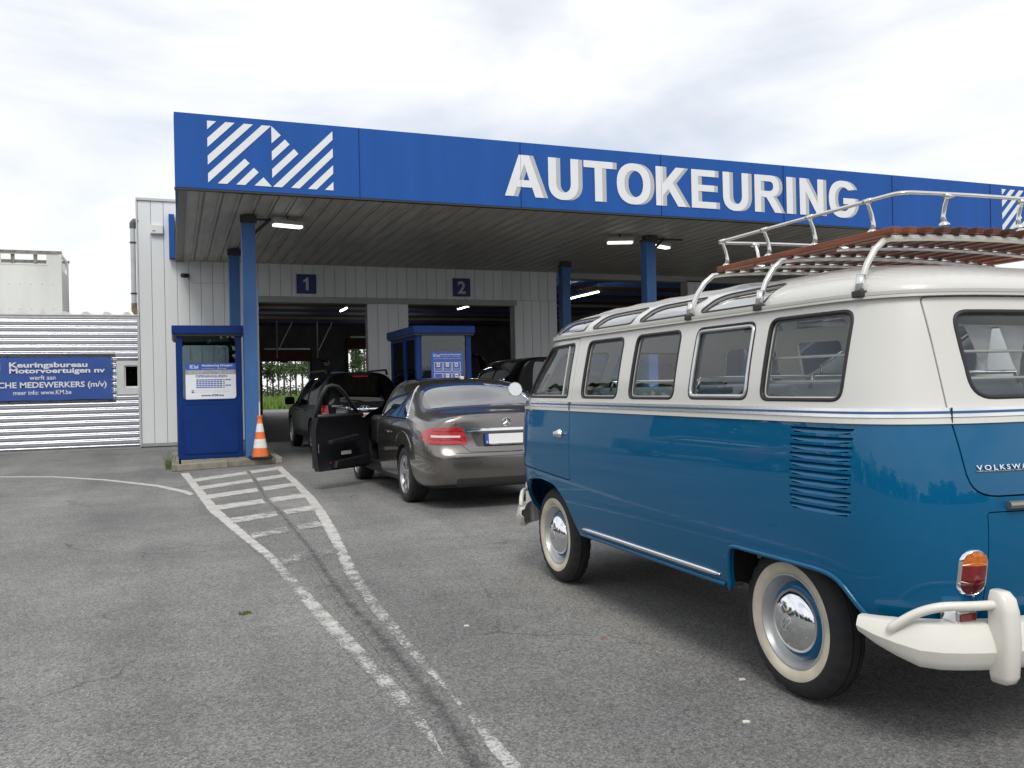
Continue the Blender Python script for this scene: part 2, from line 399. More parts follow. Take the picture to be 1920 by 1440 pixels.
CVL = [(-6.0,16.6),(-2.74,16.63),(-1.88,16.10),(-1.01,15.02),(-.22,13.62),(.13,12.66),(.22,12.2)]
CVR = [(-6.0,16.42),(-2.74,16.46),(-1.88,15.92),(-1.05,14.86),(-.28,13.46),(.06,12.48),(.16,12.05)]
ribbon('curve_marking', CVL, CVR, [.2,.15,.15,.15,.18,.2,.2], PAINT, .0024, 'thin white curved line sweeping in from the left')
CK = [(1.12,15.13),(1.10,13.4),(1.03,11.01),(1.06,9.84),(1.05,8.66),(1.04,7.39),(1.0,6.21),(.99,5.45),(1.01,4.79),(1.01,4.11),(1.02,3.74),(1.0,3.33),(.97,2.98),(.95,2.3)]
ribbon('tar_joint', [(x-.03-.0045*i, y) for i, (x, y) in enumerate(CK)], [(x+.03+.0045*i, y) for i, (x, y) in enumerate(CK)], [.75]*5+[.8]*9, TAR, .0030, 'dark joint line running down the middle of the hatched island', edge=True)
mz = MB(); random.seed(3)
for k in range(16):
    a, r = random.uniform(0, 6.28), random.uniform(0, .025); x, y = .37+math.cos(a)*r*1.6, 5.47+math.sin(a)*r
    mz.box(x-.006, x+.006, y-.006, y+.006, 0, random.uniform(.006, .018))
tag(mz.build('moss_tuft', mat('moss', (.10, .11, .02), .9, var=.3, vscale=40)), 'small green moss tuft on the open asphalt', 'moss')
LIT = mat('litter', (.7, .68, .6), .8)
for (x, y), lb in zip([(1.5,4.64),(2.07,2.86),(2.35,3.27),(2.08,4.1)], ['white paper scrap on the asphalt left of the bus', 'pale scrap nearest the bottom edge of the picture', 'pale scrap just in front of the rear whitewall tyre', 'tiny brown scrap between the bus wheels on the asphalt']):
    lo = round_poly([(x-.018, y-.008), (x+.014, y-.012), (x+.018, y+.006), (x-.006, y+.013)], .004, 2)
    tag(MB().prism([(a, b, .001) for a, b in lo], (0,0,0), (0,0,.004)).build('litter_scrap', LIT if lb[0] != 't' else mat('brown_scrap', (.3, .16, .06), .8)), lb, 'litter', 'scraps lying on the asphalt')

# ------------------------------------------------------------------ canopy
YF, ZS = 14.73, 4.62
can = thing('canopy', 'wide flat canopy with blue fascia over the inspection lanes', 'canopy', (0, YF, 0))
seams = [.07, 3.02, 5.99, 8.95, 11.88, 14.81, 17.76, 20.72]
for a, b in zip(seams, seams[1:]):
    box('fascia_panel', a+.003, b-.003, 0, .10, 4.605, 5.80, BLUE, can, bevel=.004)
box('drip_edge', .06, 20.73, .006, .11, 4.575, 4.603, DARK, can)
for x in seams[1:-1]:
    box('panel_joint', x-.002, x+.002, -.013, .01, 4.61, 5.797, mat('joint_blue', (.012,.03,.10), .6), can)
MB().prism([(.07, .10, 4.63), (.12, .10, 4.63), (.19, 8.45, 4.63), (.14, 8.45, 4.63)], (0,0,0), (0,0,1.15)).build('side_fascia', BLUE, can)
box('end_plate', -.055, .075, 8.18, 8.42, 4.66, 5.74, BLUE, can, bevel=.004)
MB().prism([(.125, .11, 4.60), (.25, .11, 4.60), (.27, 8.44, 4.60), (.08, 8.44, 4.60)], (0,0,0), (0,0,.06)).build('edge_trim', mat('edge_grey', (.13, .125, .12), .5, var=.2), can)
box('roof_slab', .12, 20.7, .12, 8.46, 4.70, 5.70, GREY, can)
box('side_fascia', 20.66, 20.72, .10, 8.45, 4.605, 5.80, BLUE, can)
sp = [(0,0),(.205,0),(.212,.012),(.222,.012),(.228,0),(.262,0),(.270,.028),(.288,.028),(.295,.0),(.295,.034),(0,.034)]
sme = MB().prism([(x, .115, z) for x, z in sp], (0,0,0), (0,8.30,0)).mesh('soffit_panel'); sme.materials.append(SOFF)
x = .24
while x < 20.4:
    o = put('soffit_panel', sme, None, can); o.location = (x, 0, ZS); x += .2985
POSTS = [(1.335, 16.85-YF), (1.335, 20.95-YF), (9.93, 16.95-YF), (9.78, 21.1-YF), (18.6, 16.95-YF), (18.6, 21.1-YF)]
for px_, py in POSTS:
    hx = .12; hy = .13
    o = MB().box(px_-hx, px_+hx, py-hy, py+hy, .11 if px_ < 5 else 0, 4.50).build('post', BLUE_P, can, bevel=.008)
    m_ = MB(); m_.box(px_-.13, px_+.13, py-.14, py+.14, 4.5, 4.53); m_.box(px_-.09, px_+.09, py-.10, py+.10, 4.53, 4.625)
    m_.box(px_-.15, px_+.15, py-.16, py-.145, 4.45, 4.60)
    m_.build('post_head', DARK, o)
# braces and beams between the posts
for px_, py in POSTS[::2]:
    m_ = MB(); m_.tube([(px_+.1, py, 4.28), (px_+.42, py, 4.58)], .03, 6); m_.tube([(px_+.1, py, 4.55), (px_+.9, py, 4.57)], .02, 6); m_.build('brace', DARK, can)

# KM emblem (white bars), as seen flat on the fascia
BARS = [[(0,1),(.14,1),(0,.86)],[(0,.72),(.28,1),(.425,1),(0,.575)],[(0,.435),(.565,1),(.71,1),(0,.29)],[(0,.15),(.85,1),(.995,1),(0,.005)],
 [(.145,0),(.57,.43),(.645,.36),(.29,0)],[(.43,0),(.71,.29),(.785,.22),(.57,0)],[(.715,0),(.86,.145),(.99,0)],
 [(1.0,1),(1.15,.86),(1.0,.715)],[(1.0,.58),(1.215,.795),(1.29,.72),(1.0,.43)],[(1.0,.29),(1.36,.65),(1.43,.575),(1.0,.145)],
 [(1.01,0),(2,1),(2,.855),(1.155,0)],[(1.30,0),(2,.71),(2,.565),(1.44,0)],[(1.575,0),(2,.425),(2,.285),(1.72,0)],[(1.855,0),(2,.145),(2,0)]]
for ex, lb in ((.57, 'white striped emblem at the left end of the blue fascia'), (18.13, 'white striped emblem at the right end of the blue fascia')):
    e = thing('striped_emblem', lb, 'emblem', (ex, YF, 4.70), group='striped emblems on the fascia')
    for b in BARS: flat('bar', [b], .006, WHITE, e, Matrix.Translation((0, -.0085, 0)))

# AUTOKEURING: flat white letters with a grey drop side
def arc(cx, cy, rx, ry, a0, a1, n=16, p=2.25):
    o = []
    for i in range(n+1):
        a = math.radians(a0+(a1-a0)*i/n); c, q = math.cos(a), math.sin(a)
        o.append((cx+rx*math.copysign(abs(c)**(2/p), c), cy+ry*math.copysign(abs(q)**(2/p), q)))
    return o
H = .765
def gU(w): s_ = .158; return [[(0,H),(0,.30)]+arc(w/2,.30,w/2,.315,180,360,18)+[(w,H),(w-s_,H)]+arc(w/2,.30,w/2-s_,.175,360,180,14)+[(s_,H)]]
GL = {
 'A': [[(0,0),(.285,H),(.485,H),(.77,0),(.60,0),(.54,.175),(.235,.175),(.17,0)],[(.285,.305),(.49,.305),(.388,.60)]],
 'U': gU(.615), 'T': [[(.23,0),(.23,.635),(0,.635),(0,H),(.615,H),(.615,.635),(.388,.635),(.388,0)]],
 'O': [arc(.37,H/2,.37,H/2+.015,0,360,36)[:-1], arc(.37,H/2,.205,H/2-.125,0,360,30)[:-1]],
 'K': [[(0,0),(0,H),(.155,H),(.155,.43),(.455,H),(.655,H),(.38,.455),(.69,0),(.495,0),(.275,.335),(.155,.195),(.155,0)]],
 'E': [[(0,0),(0,H),(.555,H),(.555,.635),(.155,.635),(.155,.465),(.53,.465),(.53,.337),(.155,.337),(.155,.13),(.575,.13),(.575,0)]],
 'R': [[(0,0),(0,H),(.36,H)]+arc(.39,.545,.225,.22,90,-75,12)+[(.47,.315),(.545,.215),(.685,0),(.50,0),(.365,.20),(.29,.305),(.155,.32),(.155,0)],[(.155,.44),(.155,.638),(.36,.638)]+arc(.36,.54,.105,.10,90,-90,8)],
 'I': [[(0,0),(0,H),(.157,H),(.157,0)]],
 'N': [[(0,0),(0,H),(.155,H),(.465,.255),(.465,H),(.615,H),(.615,0),(.455,0),(.15,.495),(.15,0)]],
 'G': [arc(.37,H/2,.37,H/2+.015,32,345,30)+[(.715,.39),(.715,.41),(.39,.41),(.39,.28),(.555,.28),(.555,.20)]+arc(.375,H/2,.21,H/2-.125,318,48,24)]}
sg = thing('canopy_lettering', 'AUTOKEURING in large white capitals with grey sides on the fascia', 'lettering', (0, YF, 4.80))
for ch, x in zip('AUTOKEURING', [5.67, 6.54, 7.27, 7.97, 8.83, 9.64, 10.38, 11.15, 11.95, 12.29, 13.05]):
    o = flat('letter', GL[ch], .004, WHITE, sg, Matrix.Translation((x, -.0115, 0)))
    bm_ = bmesh.new()
    for k in range(1, 9):
        t_ = flat_mesh(GL[ch], .0006); t_.transform(Matrix.Translation((x+.0115*k, -.0015-.0009*(9-k), 0))); bm_.from_mesh(t_); bpy.data.meshes.remove(t_)
    d_ = bpy.data.meshes.new('letter_side'); bm_.to_mesh(d_); bm_.free(); put('letter_side', d_, GREYV, o)

# canopy lamps
def lamp(loc, rz, label):
    t = thing('canopy_lamp', label, 'lamp', loc, rz, 'tube lamps under the canopy')
    MB().box(-.30, .30, -.09, .09, .0, .09).build('housing', GREY, t, bevel=.02)
    MB().box(-.28, .28, -.075, .075, -.045, .002).build('diffuser', EMIT, t, bevel=.02)
    MB().tube([(0, 0, .09), (0, 0, .17)], .02, 6).build('bracket', DARK, t)
lamp((2.05, 16.75, 4.455), .25, 'lit tube lamp beside the left front post under the canopy')
lamp((9.2, 16.9, 4.455), -.35, 'lit tube lamp left of the right front post under the canopy')
lamp((10.42, 17.2, 4.455), .45, 'lit tube lamp right of the right front post under the canopy')

# ------------------------------------------------------------------ inspection hall
YW = 23.2
hall = thing('inspection_hall', 'pale panelled inspection hall with open drive-through bays', 'building', (0, YW, 0))
def panels(x0, x1, z0, z1, y=0, pitch=.285):
    n = max(1, round((x1-x0)/pitch)); w = (x1-x0)/n
    for i in range(n):
        MB().box(x0+i*w+.004, x0+(i+1)*w-.004, y-.05, y, z0, z1).build('wall_panel', PANEL, hall, bevel=.006)
panels(-.76, .12, .10, 6.08); panels(.12, 2.06, .10, 4.66)
panels(2.06, 10.47, 3.78, 4.66); panels(4.88, 6.01, .0, 3.62, .0); panels(9.14, 10.47, .0, 3.775)
box('lintel', 2.06, 9.20, -.10, .30, 3.62, 3.775, PANEL2, hall, bevel=.006)
box('parapet_cap', -.80, .14, -.09, .30, 6.085, 6.15, mat('cap_grey', (.52, .54, .54), .4), hall, bevel=.006)
box('base_strip', -.77, .2, -.06, .02, .03, .095, GREY, hall)
box('corner_trim', -.805, -.765, -.07, .10, .05, 6.08, mat('cap_grey'), hall, bevel=.004)
core = [(-.76, 2.05, .0, 6.05), (4.90, 5.99, 0, 3.6), (9.15, 10.46, 0, 4.7), (2.05, 9.15, 3.80, 4.7), (10.46, 20.6, 4.46, 4.7), (14.95, 15.45, 0, 4.5), (20.1, 20.6, 0, 4.6)]
for a, b, c, d in core: box('wall_core', a, b, .003, .36, c, d, PANEL2, hall)
panels(14.95, 15.45, 0, 4.45, 0, .25); panels(20.1, 20.6, 0, 4.45, 0, .25)
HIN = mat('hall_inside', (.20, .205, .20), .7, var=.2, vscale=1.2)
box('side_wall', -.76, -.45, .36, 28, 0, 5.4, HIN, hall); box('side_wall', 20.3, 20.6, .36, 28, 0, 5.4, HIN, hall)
box('roof', -.76, 20.6, .36, 28.1, 5.25, 5.45, DARK, hall)
box('roof_edge', -.76, 20.6, .02, .36, 4.7, 5.45, GREY, hall)
RUST = mat('ceiling_brown', (.20, .085, .05), .7, var=.3, vscale=1.1); FOIL = mat('ceiling_blue', (.08, .28, .90), .4, var=.35, vscale=3, detail=7)
for k in range(10):
    y0 = .8+k*2.75
    box('ceiling_board', -.4, 20.3, y0, y0+1.25, 5.02, 5.06, RUST, hall); box('ceiling_foil', -.4, 20.3, y0+1.3, y0+2.7, 5.03, 5.07, FOIL, hall)
    (box('ceiling_beam', -.4, 20.3, y0+1.2, y0+1.32, 4.90, 5.01, GREY, hall) if k in (4, 7) else None)
def T_(px_): return math.tan(YAW+math.atan((px_-960)/FPX))
ZR = 27.7
rw = [[(-.45,0),(20.3,0),(20.3,5.24),(-.45,5.24)]]
opn = [(T_(492)*50.9, T_(580)*50.9, 2.98), (T_(654)*50.9, 13.3, 3.66)]
lo = [(-.45, 0)]
for a, b, c in opn: lo += [(a, 0), (a, c), (b, c), (b, 0)]
lo += [(20.3, 0), (20.3, 5.24), (-.45, 5.24)]
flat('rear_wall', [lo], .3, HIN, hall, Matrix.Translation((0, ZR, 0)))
for a, b, c in opn:
    box('door_header', a-.1, b+.1, ZR-.25, ZR-.02, c, c+.62, RUST, hall); box('door_rail', a+.1, b+.05, ZR-.35, ZR-.27, c+.66, c+.74, ALU, hall)
    box('door_track', a-.18, a-.02, ZR-.2, ZR-.01, 0, c+.6, DARK, hall); box('door_track', b+.02, b+.14, ZR-.2, ZR-.01, 0, c+.6, DARK, hall)
for k, (x, y, ln) in enumerate([(2.6, 7.0, 1.6), (3.2, 13.0, 1.6), (6.6, 3.5, 3.4), (6.6, 12.0, 1.6), (11.0, 3.0, 3.0), (11.3, 9.0, 3.0), (14.2, 4.5, 3.0), (2.4, 20.0, 1.6), (10.4, 18.0, 1.6)]):
    t = thing('hall_tube_lamp', 'lit fluorescent tube hanging under the hall ceiling', 'lamp', (x, YW+y, 4.62), group='fluorescent tubes in the hall')
    MB().box(-.05, .05, 0, ln, .03, .09).build('housing', GREY, t); MB().tube([(0, .03, 0), (0, ln-.03, 0)], .015, 8).build('tube', EMITH, t)
    MB().tube([(0, .2, .09), (0, .2, .40)], .006, 5).build('hanger', DARK, t); MB().tube([(0, ln-.2, .09), (0, ln-.2, .40)], .006, 5).build('hanger', DARK, t)
for k, (px_, lb) in enumerate(((521, 'left'), (597, 'right'))):     # hose gallows near the far doors
    x = T_(px_)*44
    t = thing('hose_hanger', 'thin grey hose hanger at the far end of the hall, '+lb+' one', 'hanger', (x, 44, 0), group='hose hangers in the hall')
    MB().tube([(0,0,2.9),(0,0,4.75)], .035, 6).build('drop_pipe', ALU, t); MB().tube([(.75,0,4.7),(.05,0,3.3)], .025, 6).build('stay', ALU, t); MB().tube([(0,0,2.9),(.2,0,2.75),(.5,0,2.75)], .05, 6).build('hose', BLACK, t)
clk = thing('wall_clock', 'round white clock on the far hall wall', 'clock', (T_(614)*50.8, 50.86, 1.345+(731-681)*49.5/FPX))
MB().lathe([(0,.001),(0,.18),(-.03,.20),(-.03,.22),(.0,.23)], ax='y', seg=24).build('case', DARK, clk); MB().lathe([(-.012,.0005),(-.012,.185)], ax='y', seg=24).build('face', WHITEP, clk)
mh = MB(); mh.box(-.008,.008,-.018,-.014,0,.13); mh.box(0,.09,-.018,-.014,-.008,.008); mh.build('hand', BLACK, clk)
tv = thing('wall_screen', 'dark blue screen on the far hall wall beside the clock', 'screen', (T_(634)*50.7, 50.7, 1.55))
box('bezel', -.45, .45, .02, .12, 0, .85, BLACK, tv, bevel=.01); box('panel', -.40, .40, .012, .022, .05, .80, mat('screen_blue', (.03,.06,.15), .2, emit=(.06,.14,.35), estr=.12), tv)
# lane numbers
for ch, x, lb in (('1', 3.28, 'left'), ('2', 7.55, 'right')):
    t = thing('lane_number_sign', 'square dark blue sign with the number %s above the %s bay' % (ch, lb), 'sign', (x, YW-.06, 3.86), group='lane number signs')
    box('plate', -.255, .255, -.02, 0, 0, .51, mat('number_blue', (.018, .035, .16), .5), t, bevel=.003)
    (flat('number', [[(-.02,.09),(.055,.09),(.055,.425),(.0,.425),(-.025,.385),(-.085,.355),(-.085,.295),(-.02,.32)]], .004, mat('number_grey', (.50, .51, .50), .5), t, Matrix.Translation((0,-.024,0)))) if ch == '1' else text('number', ch, -.115, .115, .09, .33, -.024, mat('number_grey', (.50, .51, .50), .5), t, bold=.03)

# things on the left wall
t = thing('wall_alarm_box', 'small white box high on the pale wall left of the canopy', 'box', (-.33, YW-.05, 5.27))
MB().box(-.145, .145, -.10, 0, 0, .215).build('cover', WHITEP, t, bevel=.012); box('label_plate', -.10, -.03, -.104, -.099, .05, .07, BLUE, t); box('bottom_rim', -.135, .135, -.09, 0, -.015, .0, GREY, t)
t = thing('wall_camera', 'small dark security camera on the wall under the canopy edge', 'camera', (.34, YW-.05, 4.25))
MB().tube([(-.10,-.24,-.02),(.02,-.08,.0)], .055, 12).build('body', BLACK, t, auto=40); MB().tube([(.02,-.08,0),(.04,0,.02)], .03, 8).build('mount', GREY, t)
MB().tube([(.03,0,-.04),(.03,-.01,-.11),(.10,-.01,-.165),(1.35,-.01,-.165)], .014, 6).build('conduit', WHITEP, t)
t = thing('drain_pipe', 'grey rain pipe with dark collar on the hall corner', 'pipe', (-.88, YW+.02, 3.28))
MB().tube([(0,0,.28),(0,0,2.12)], .062, 14).build('pipe', mat('pvc', (.5,.52,.53), .4, var=.08, vscale=3), t, auto=40)
MB().tube([(0,0,2.12),(0,0,2.24),(.03,0,2.29),(.14,0,2.29)], .075, 14).build('collar', mat('pvc_dark', (.10,.105,.11), .5), t, auto=50)
MB().tube([(0,0,.28),(0,0,.10),(.05,0,.02),(.15,0,.0)], .068, 14).build('elbow', mat('pipe_rust', (.20,.165,.10), .7, var=.3, vscale=12), t, auto=50)
for z in (.5, 1.75): MB().lathe([(z,.064),(z,.078),(z+.03,.078),(z+.03,.064)], ax='z', seg=14).build('clip', DARK, t)

# ------------------------------------------------------------------ low corrugated annex
ann = thing('corrugated_annex', 'low annex clad in bright horizontal corrugated metal', 'building', (0, YW, 0))
CORR = mat('corrugated_metal', (.66, .67, .70), .26, metal=.93)
pit = .152; prof = []
z = .05
while z < 3.16:
    prof += [(-.050-.044*math.sin(2*PI*q/12), z+pit*q/12) for q in range(12)]; z += pit
hx0, hx1, hz0, hz1 = -1.30, -.80, 1.33, 2.13
def corr(x0, x1, z0, z1):
    p = [q for q in prof if z0 <= q[1] <= z1]
    vs = [(x0, y, z) for y, z in p]+[(x1, y, z) for y, z in p]; n = len(p)
    MB().add(vs, [(i, n+i, n+i+1, i+1) for i in range(n-1)]).build('corrugated_sheet', CORR, ann, smooth=True, fix=False)
corr(-9, -1.3, 0, 3.4); corr(-1.3, -.81, 0, hz0+.02); corr(-1.3, -.81, hz1-.02, 3.4)
box('wall_core', -9, -.78, .002, .25, 0, 3.2, DARK, ann)
box('base_rail', -9, -.78, -.055, .0, .0, .05, GREY, ann)
box('end_trim', -.815, -.77, -.06, .02, .03, 3.2, mat('cap_grey'), ann, bevel=.004)
box('eaves_trim', -9, -.77, -.075, .1, 3.17, 3.26, WHITEP, ann, bevel=.01)
m_ = MB()
rv = []
x = -9
while x < -.82:
    rv += [(x, 3.262), (x+.13, 3.265), (x+.19, 3.33), (x+.26, 3.33), (x+.32, 3.265)]; x += .455
rv = [q for q in rv if q[0] < -.78]+[(-.78, 3.262)]
n = len(rv); m_.add([(a, -.10, b) for a, b in rv]+[(a, 6, b+.25) for a, b in rv], [(i, i+1, n+i+1, n+i) for i in range(n-1)])
m_.build('roof_sheet', WHITEP, ann, fix=False)
flat('eaves_closure', [rv+[(-.78,3.24),(-9,3.24)]], .05, WHITEP, ann, Matrix.Translation((0,-.105,0)))
box('side_wall', -9, -.85, .25, 6, 0, 3.2, GREY, ann)
w = MB(); 
wf = flat('window', [rect(-1.30,-.815,1.33,2.13), rect(-1.13,-.825,1.48,2.03)], .09, mat('window_frame_white', (.62,.63,.63), .4, var=.05), ann, Matrix.Translation((0,-.07,0)))
flat('sash', [rect(-1.13,-.825,1.48,2.03), rect(-1.10,-.835,1.52,2.0)], .03, WHITEP, wf, Matrix.Translation((0,-.03,0)))
box('pane', -1.10, -.835, -.012, -.006, 1.52, 2.0, glass('dark_pane', (.10,.11,.12)), wf)
box('sill', -1.31, -.815, -.10, -.02, 1.30, 1.335, GREY, wf, bevel=.005)
# recruitment banner
ban = thing('recruitment_banner', 'blue banner with white lettering strapped to the corrugated wall', 'banner', (0, YW-.12, 0))
random.seed(11)
bv = []; nx, nz = 48, 16; X0, X1, Z0, Z1 = -5.15, -1.39, 1.22, 2.235
for j in range(nz+1):
    for i in range(nx+1):
        u, v = i/nx, j/nz; e = max(0, (u-.86)/.14)
        bv.append((X0+(X1-X0)*u, .004*math.sin(u*23)+.012*e*math.sin(v*9+u*30), Z0+(Z1-Z0)*v+.008*math.sin(u*17)*(1-v)))
MB().add(bv, [(j*(nx+1)+i, j*(nx+1)+i+1, (j+1)*(nx+1)+i+1, (j+1)*(nx+1)+i) for j in range(nz) for i in range(nx)]).build('cloth', mat('banner_blue', (.032, .085, .33), .42, var=.08, vscale=3), ban, smooth=True, fix=False)
fr = MB(); fr.tube([(X0-.06,.03,Z0-.05),(X1+.06,.03,Z0-.05),(X1+.06,.03,Z1+.05),(X0-.06,.03,Z1+.05)], .02, 8, closed=True); fr.build('frame', DARK, ban)
for i in range(9):
    x = X0+.25+i*.43
    for zz in (Z0, Z1): MB().tube([(x,.01,zz-.03),(x+.005,-.01,zz),(x,.01,zz+.06 if zz == Z1 else zz-.06)], .007, 5).build('strap', BLACK, ban)
for i in range(10): MB().tube([(X1-.02,-.005,Z0+.06+i*.1),(X1+.06,.0,Z0+.08+i*.1)], .006, 5).build('strap', WHITEP, ban)
WB = mat('banner_white', (.74,.76,.80), .5)
for s_, a, b, zb, cp, bo in (('Keuringsbureau', -3.575, -1.93, 2.005, .115, .03), ('Motorvoertuigen nv', -3.575, -1.55, 1.868, .115, .03), ('werft aan', -3.16, -2.615, 1.71, .105, .008), ('TECHNISCHE MEDEWERKERS (m/v)', -4.62, -1.52, 1.525, .13, .022), ('meer info: www.KM.be', -3.50, -2.285, 1.36, .105, .008)):
    text('lettering', s_, a, b, zb, cp, -.018, WB, ban, bold=bo)
for b in BARS: flat('bar', [[(p*.34-4.62, q*.17+1.90) for p, q in b]], .002, WB, ban, Matrix.Translation((0,-.018,0)))
box('bar', -3.78, -3.76, -.02, -.018, 1.92, 2.10, WB, ban)
# vent tower on the annex roof
vt = thing('roof_vent_tower', 'weathered pale metal vent tower standing on the annex roof', 'vent', (-3.9, 27.4, 3.2))
VT = mat('vent_metal', (.60,.61,.58), .55, var=.09, vscale=1.6, stretch=(1,1,.3), detail=7)
flat('front_sheet', [rect(-1.05,.98,0,2.15), rect(-.50,.62,1.82,2.09)], .05, VT, vt)
flat('back_sheet', [rect(-1.05,.98,0,2.15), rect(-.50,.62,1.80,2.09)], .05, VT, vt, Matrix.Translation((0,1.9,0)))
flat('side_sheet', [rect(0,1.9,0,2.15), rect(.35,1.5,1.70,2.09)], .05, VT, vt, Matrix.Translation((.98,.025,0)) @ Matrix.Rotation(PI/2,4,'Z'))
flat('side_sheet', [rect(0,1.9,0,2.15), rect(.35,1.5,1.70,2.09)], .05, VT, vt, Matrix.Translation((-1.0,.025,0)) @ Matrix.Rotation(PI/2,4,'Z'))
box('top_frame', -1.08, 1.01, -.03, .06, 2.12, 2.19, mat('vent_grime', (.20,.19,.16), .8, var=.4, vscale=6), vt); box('top_frame', -1.08, 1.01, 1.88, 1.97, 2.12, 2.19, mat('vent_grime'), vt)
for x in (-.22, .34): box('mullion', x-.045, x+.045, .05, .12, 1.80, 2.12, mat('vent_grime'), vt)
MB().add([(-.53,-.012,1.79),(.65,-.012,1.79),(.65,-.012,1.815),(-.53,-.012,1.815)], [(0,1,2,3)]).build('opening_trim', VT, vt)
for i in range(7):
    for zz in (1.25, .55): MB().lathe([(-.012,.001),(-.01,.012),(0,.014)], o=(-.85+i*.27,0,zz), ax='y', seg=8).build('rivet', GREY, vt)
box('corner_bead', .93, 1.0, -.015, .02, 0, 2.13, VT, vt)
MB().tube([(-1.0,1,.02),(.95,1,.02)], .03, 6).build('base_flange', GREY, vt)

# ------------------------------------------------------------------ kerb island with paving
isl = MB().prism([(.10,15.92,0),(1.66,16.53,0),(1.70,19.9,0),(.06,19.9,0)], (0,0,0), (0,0,.095)).build('kerb_island', CONC); struct(isl); isl['label'] = 'low paved kerb island under the left booth'
KB = [mat('kerb_a', (.27,.25,.20), .9, var=.2, vscale=9, bump=.4, bscale=50), mat('kerb_b', (.21,.19,.155), .9, var=.25, vscale=9, bump=.4, bscale=50)]
p0, p1 = Vector((.03,15.76)), Vector((1.70,16.42)); d = (p1-p0).normalized(); nrm = Vector((-d.y, d.x)); ln = (p1-p0).length
for k in range(2):
    a, b = p0+d*(ln*k/2+.006), p0+d*(ln*(k+1)/2-.006)
    MB().prism([(a.x,a.y,0),(b.x,b.y,0),((b+nrm*.14).x,(b+nrm*.14).y,0),((a+nrm*.14).x,(a+nrm*.14).y,0)], (0,0,0), (0,0,.115-.006*k)).build('kerb_stone', KB[k % 2], isl, bevel=.012)
for k in range(4):
    MB().box(1.70, 1.83, 16.45+k*.8, 17.24+k*.8, 0, .115).build('kerb_stone', KB[k % 2], isl, bevel=.012)
    MB().box(-.07, .055, 15.80+k*.9, 16.69+k*.9, 0, .11).build('kerb_stone', KB[(k+1) % 2], isl, bevel=.012)
for j in range(5):
    for i in range(8):
        x = .09+i*.2; y = 16.0+j*.20+i*.074
        MB().box(x, x+.19, y, y+.188, .08, .104+random.uniform(-.003,.004)).build('paving_brick', KB[(i*3+j) % 2], isl, bevel=.005)
gm = MB(); random.seed(5)
for k in range(80):
    a = random.uniform(0, 6.28); x = -.10+random.gauss(0,.05); y = 16.75+random.gauss(0,.35); h = random.uniform(.06,.26); lx, ly = math.cos(a)*h*.5, math.sin(a)*h*.5
    gm.add([(x,y,0),(x+.012,y+.006,0),(x+lx,y+ly,h)], [(0,1,2)])
tag(gm.build('weeds', mat('weed_green', (.09,.15,.03), .8, var=.3, vscale=20), fix=False), 'green weeds growing along the left edge of the booth kerb', 'weeds', kind='stuff')

# ------------------------------------------------------------------ booths
def booth(loc, label):
    t = thing('payment_booth', label, 'booth', loc, group='blue glazed booths between the lanes')
    w0, w1, dp, h = .06, 1.20, 2.2, 2.30
    fr = flat('front_frame', [rect(w0,w1,0,h), rect(.155,1.095,1.085,h-.02,.085)], .05, BLUE_D, t)
    flat('window_gasket', [rect(.140,1.110,1.070,h-.005,.095), rect(.160,1.090,1.090,h-.025,.08)], .014, BLUE_D, fr, Matrix.Translation((0,-.012,0)))
    flat('pane', [rect(.15,1.10,1.08,h-.02,.08)], .006, glass('booth_glass', (.62,.68,.70), refl=1.25), fr, Matrix.Translation((0,.02,0)))
    flat('lower_panel', [rect(.145,1.105,.10,1.005,.08)], .012, BLUE_D, fr, Matrix.Translation((0,-.012,0)))
    flat('panel_bead', [rect(.135,1.115,.09,1.015,.09), rect(.15,1.10,.105,1.0,.08)], .02, BLUE_D, fr, Matrix.Translation((0,-.020,0)))
    MB().box(-.02, 1.26, -.10, dp+.05, h, h+.155).build('roof', BLUE_D, t, bevel=.012)
    MB().box(.0, 1.24, -.07, dp+.02, h-.035, h).build('roof_lip', DARK, t)
    for x in (w0, w1-.05):
        M_ = Matrix.Translation((x+.05, .05, 0)) @ Matrix.Rotation(PI/2, 4, 'Z')
        sf = flat('side_frame', [rect(0,dp-.05,0,h), rect(.10,.85,.95,h-.10,.10), rect(1.05,2.0,.30,h-.10,.10)], .05, BLUE_D, t, M_)
        flat('pane', [rect(.10,.85,.95,h-.10,.08)], .006, GLASS, sf, M_ @ Matrix.Translation((0,.02,0))); flat('pane', [rect(1.05,2.0,.30,h-.10,.08)], .006, GLASS, sf, M_ @ Matrix.Translation((0,.02,0)))
        MB().box(x-.012 if x < .5 else x+.05, x if x < .5 else x+.062, .93, 1.0, 0, h).build('door_post', BLUE_D, sf)
    bk = flat('back_frame', [rect(w0+.05,w1-.05,0,h), rect(.17,1.09,1.05,h-.10,.085)], .05, BLUE_D, t, Matrix.Translation((0,dp-.05,0)))
    flat('pane', [rect(.16,1.10,1.04,h-.09,.08)], .006, GLASS, bk, Matrix.Translation((0,dp-.03,0)))
    MB().box(.12, 1.14, .08, .45, .78, .82).build('desk', GREY, t, bevel=.005)
    MB().box(w0, w1, 0.052, dp-.052, 0, .02).build('floor_plate', DARK, t)
    return t
booth((-.01, 17.05, .115), 'blue booth with opening hours notice beside the left canopy post')
booth((4.45, 16.78, .115), 'blue booth behind the parked sedan with a pictogram notice')
struct(MB().box(4.1, 6.05, 15.6, 20, 0, .115).build('kerb_island', CONC, bevel=.02))['label'] = 'low concrete kerb island under the right booth'
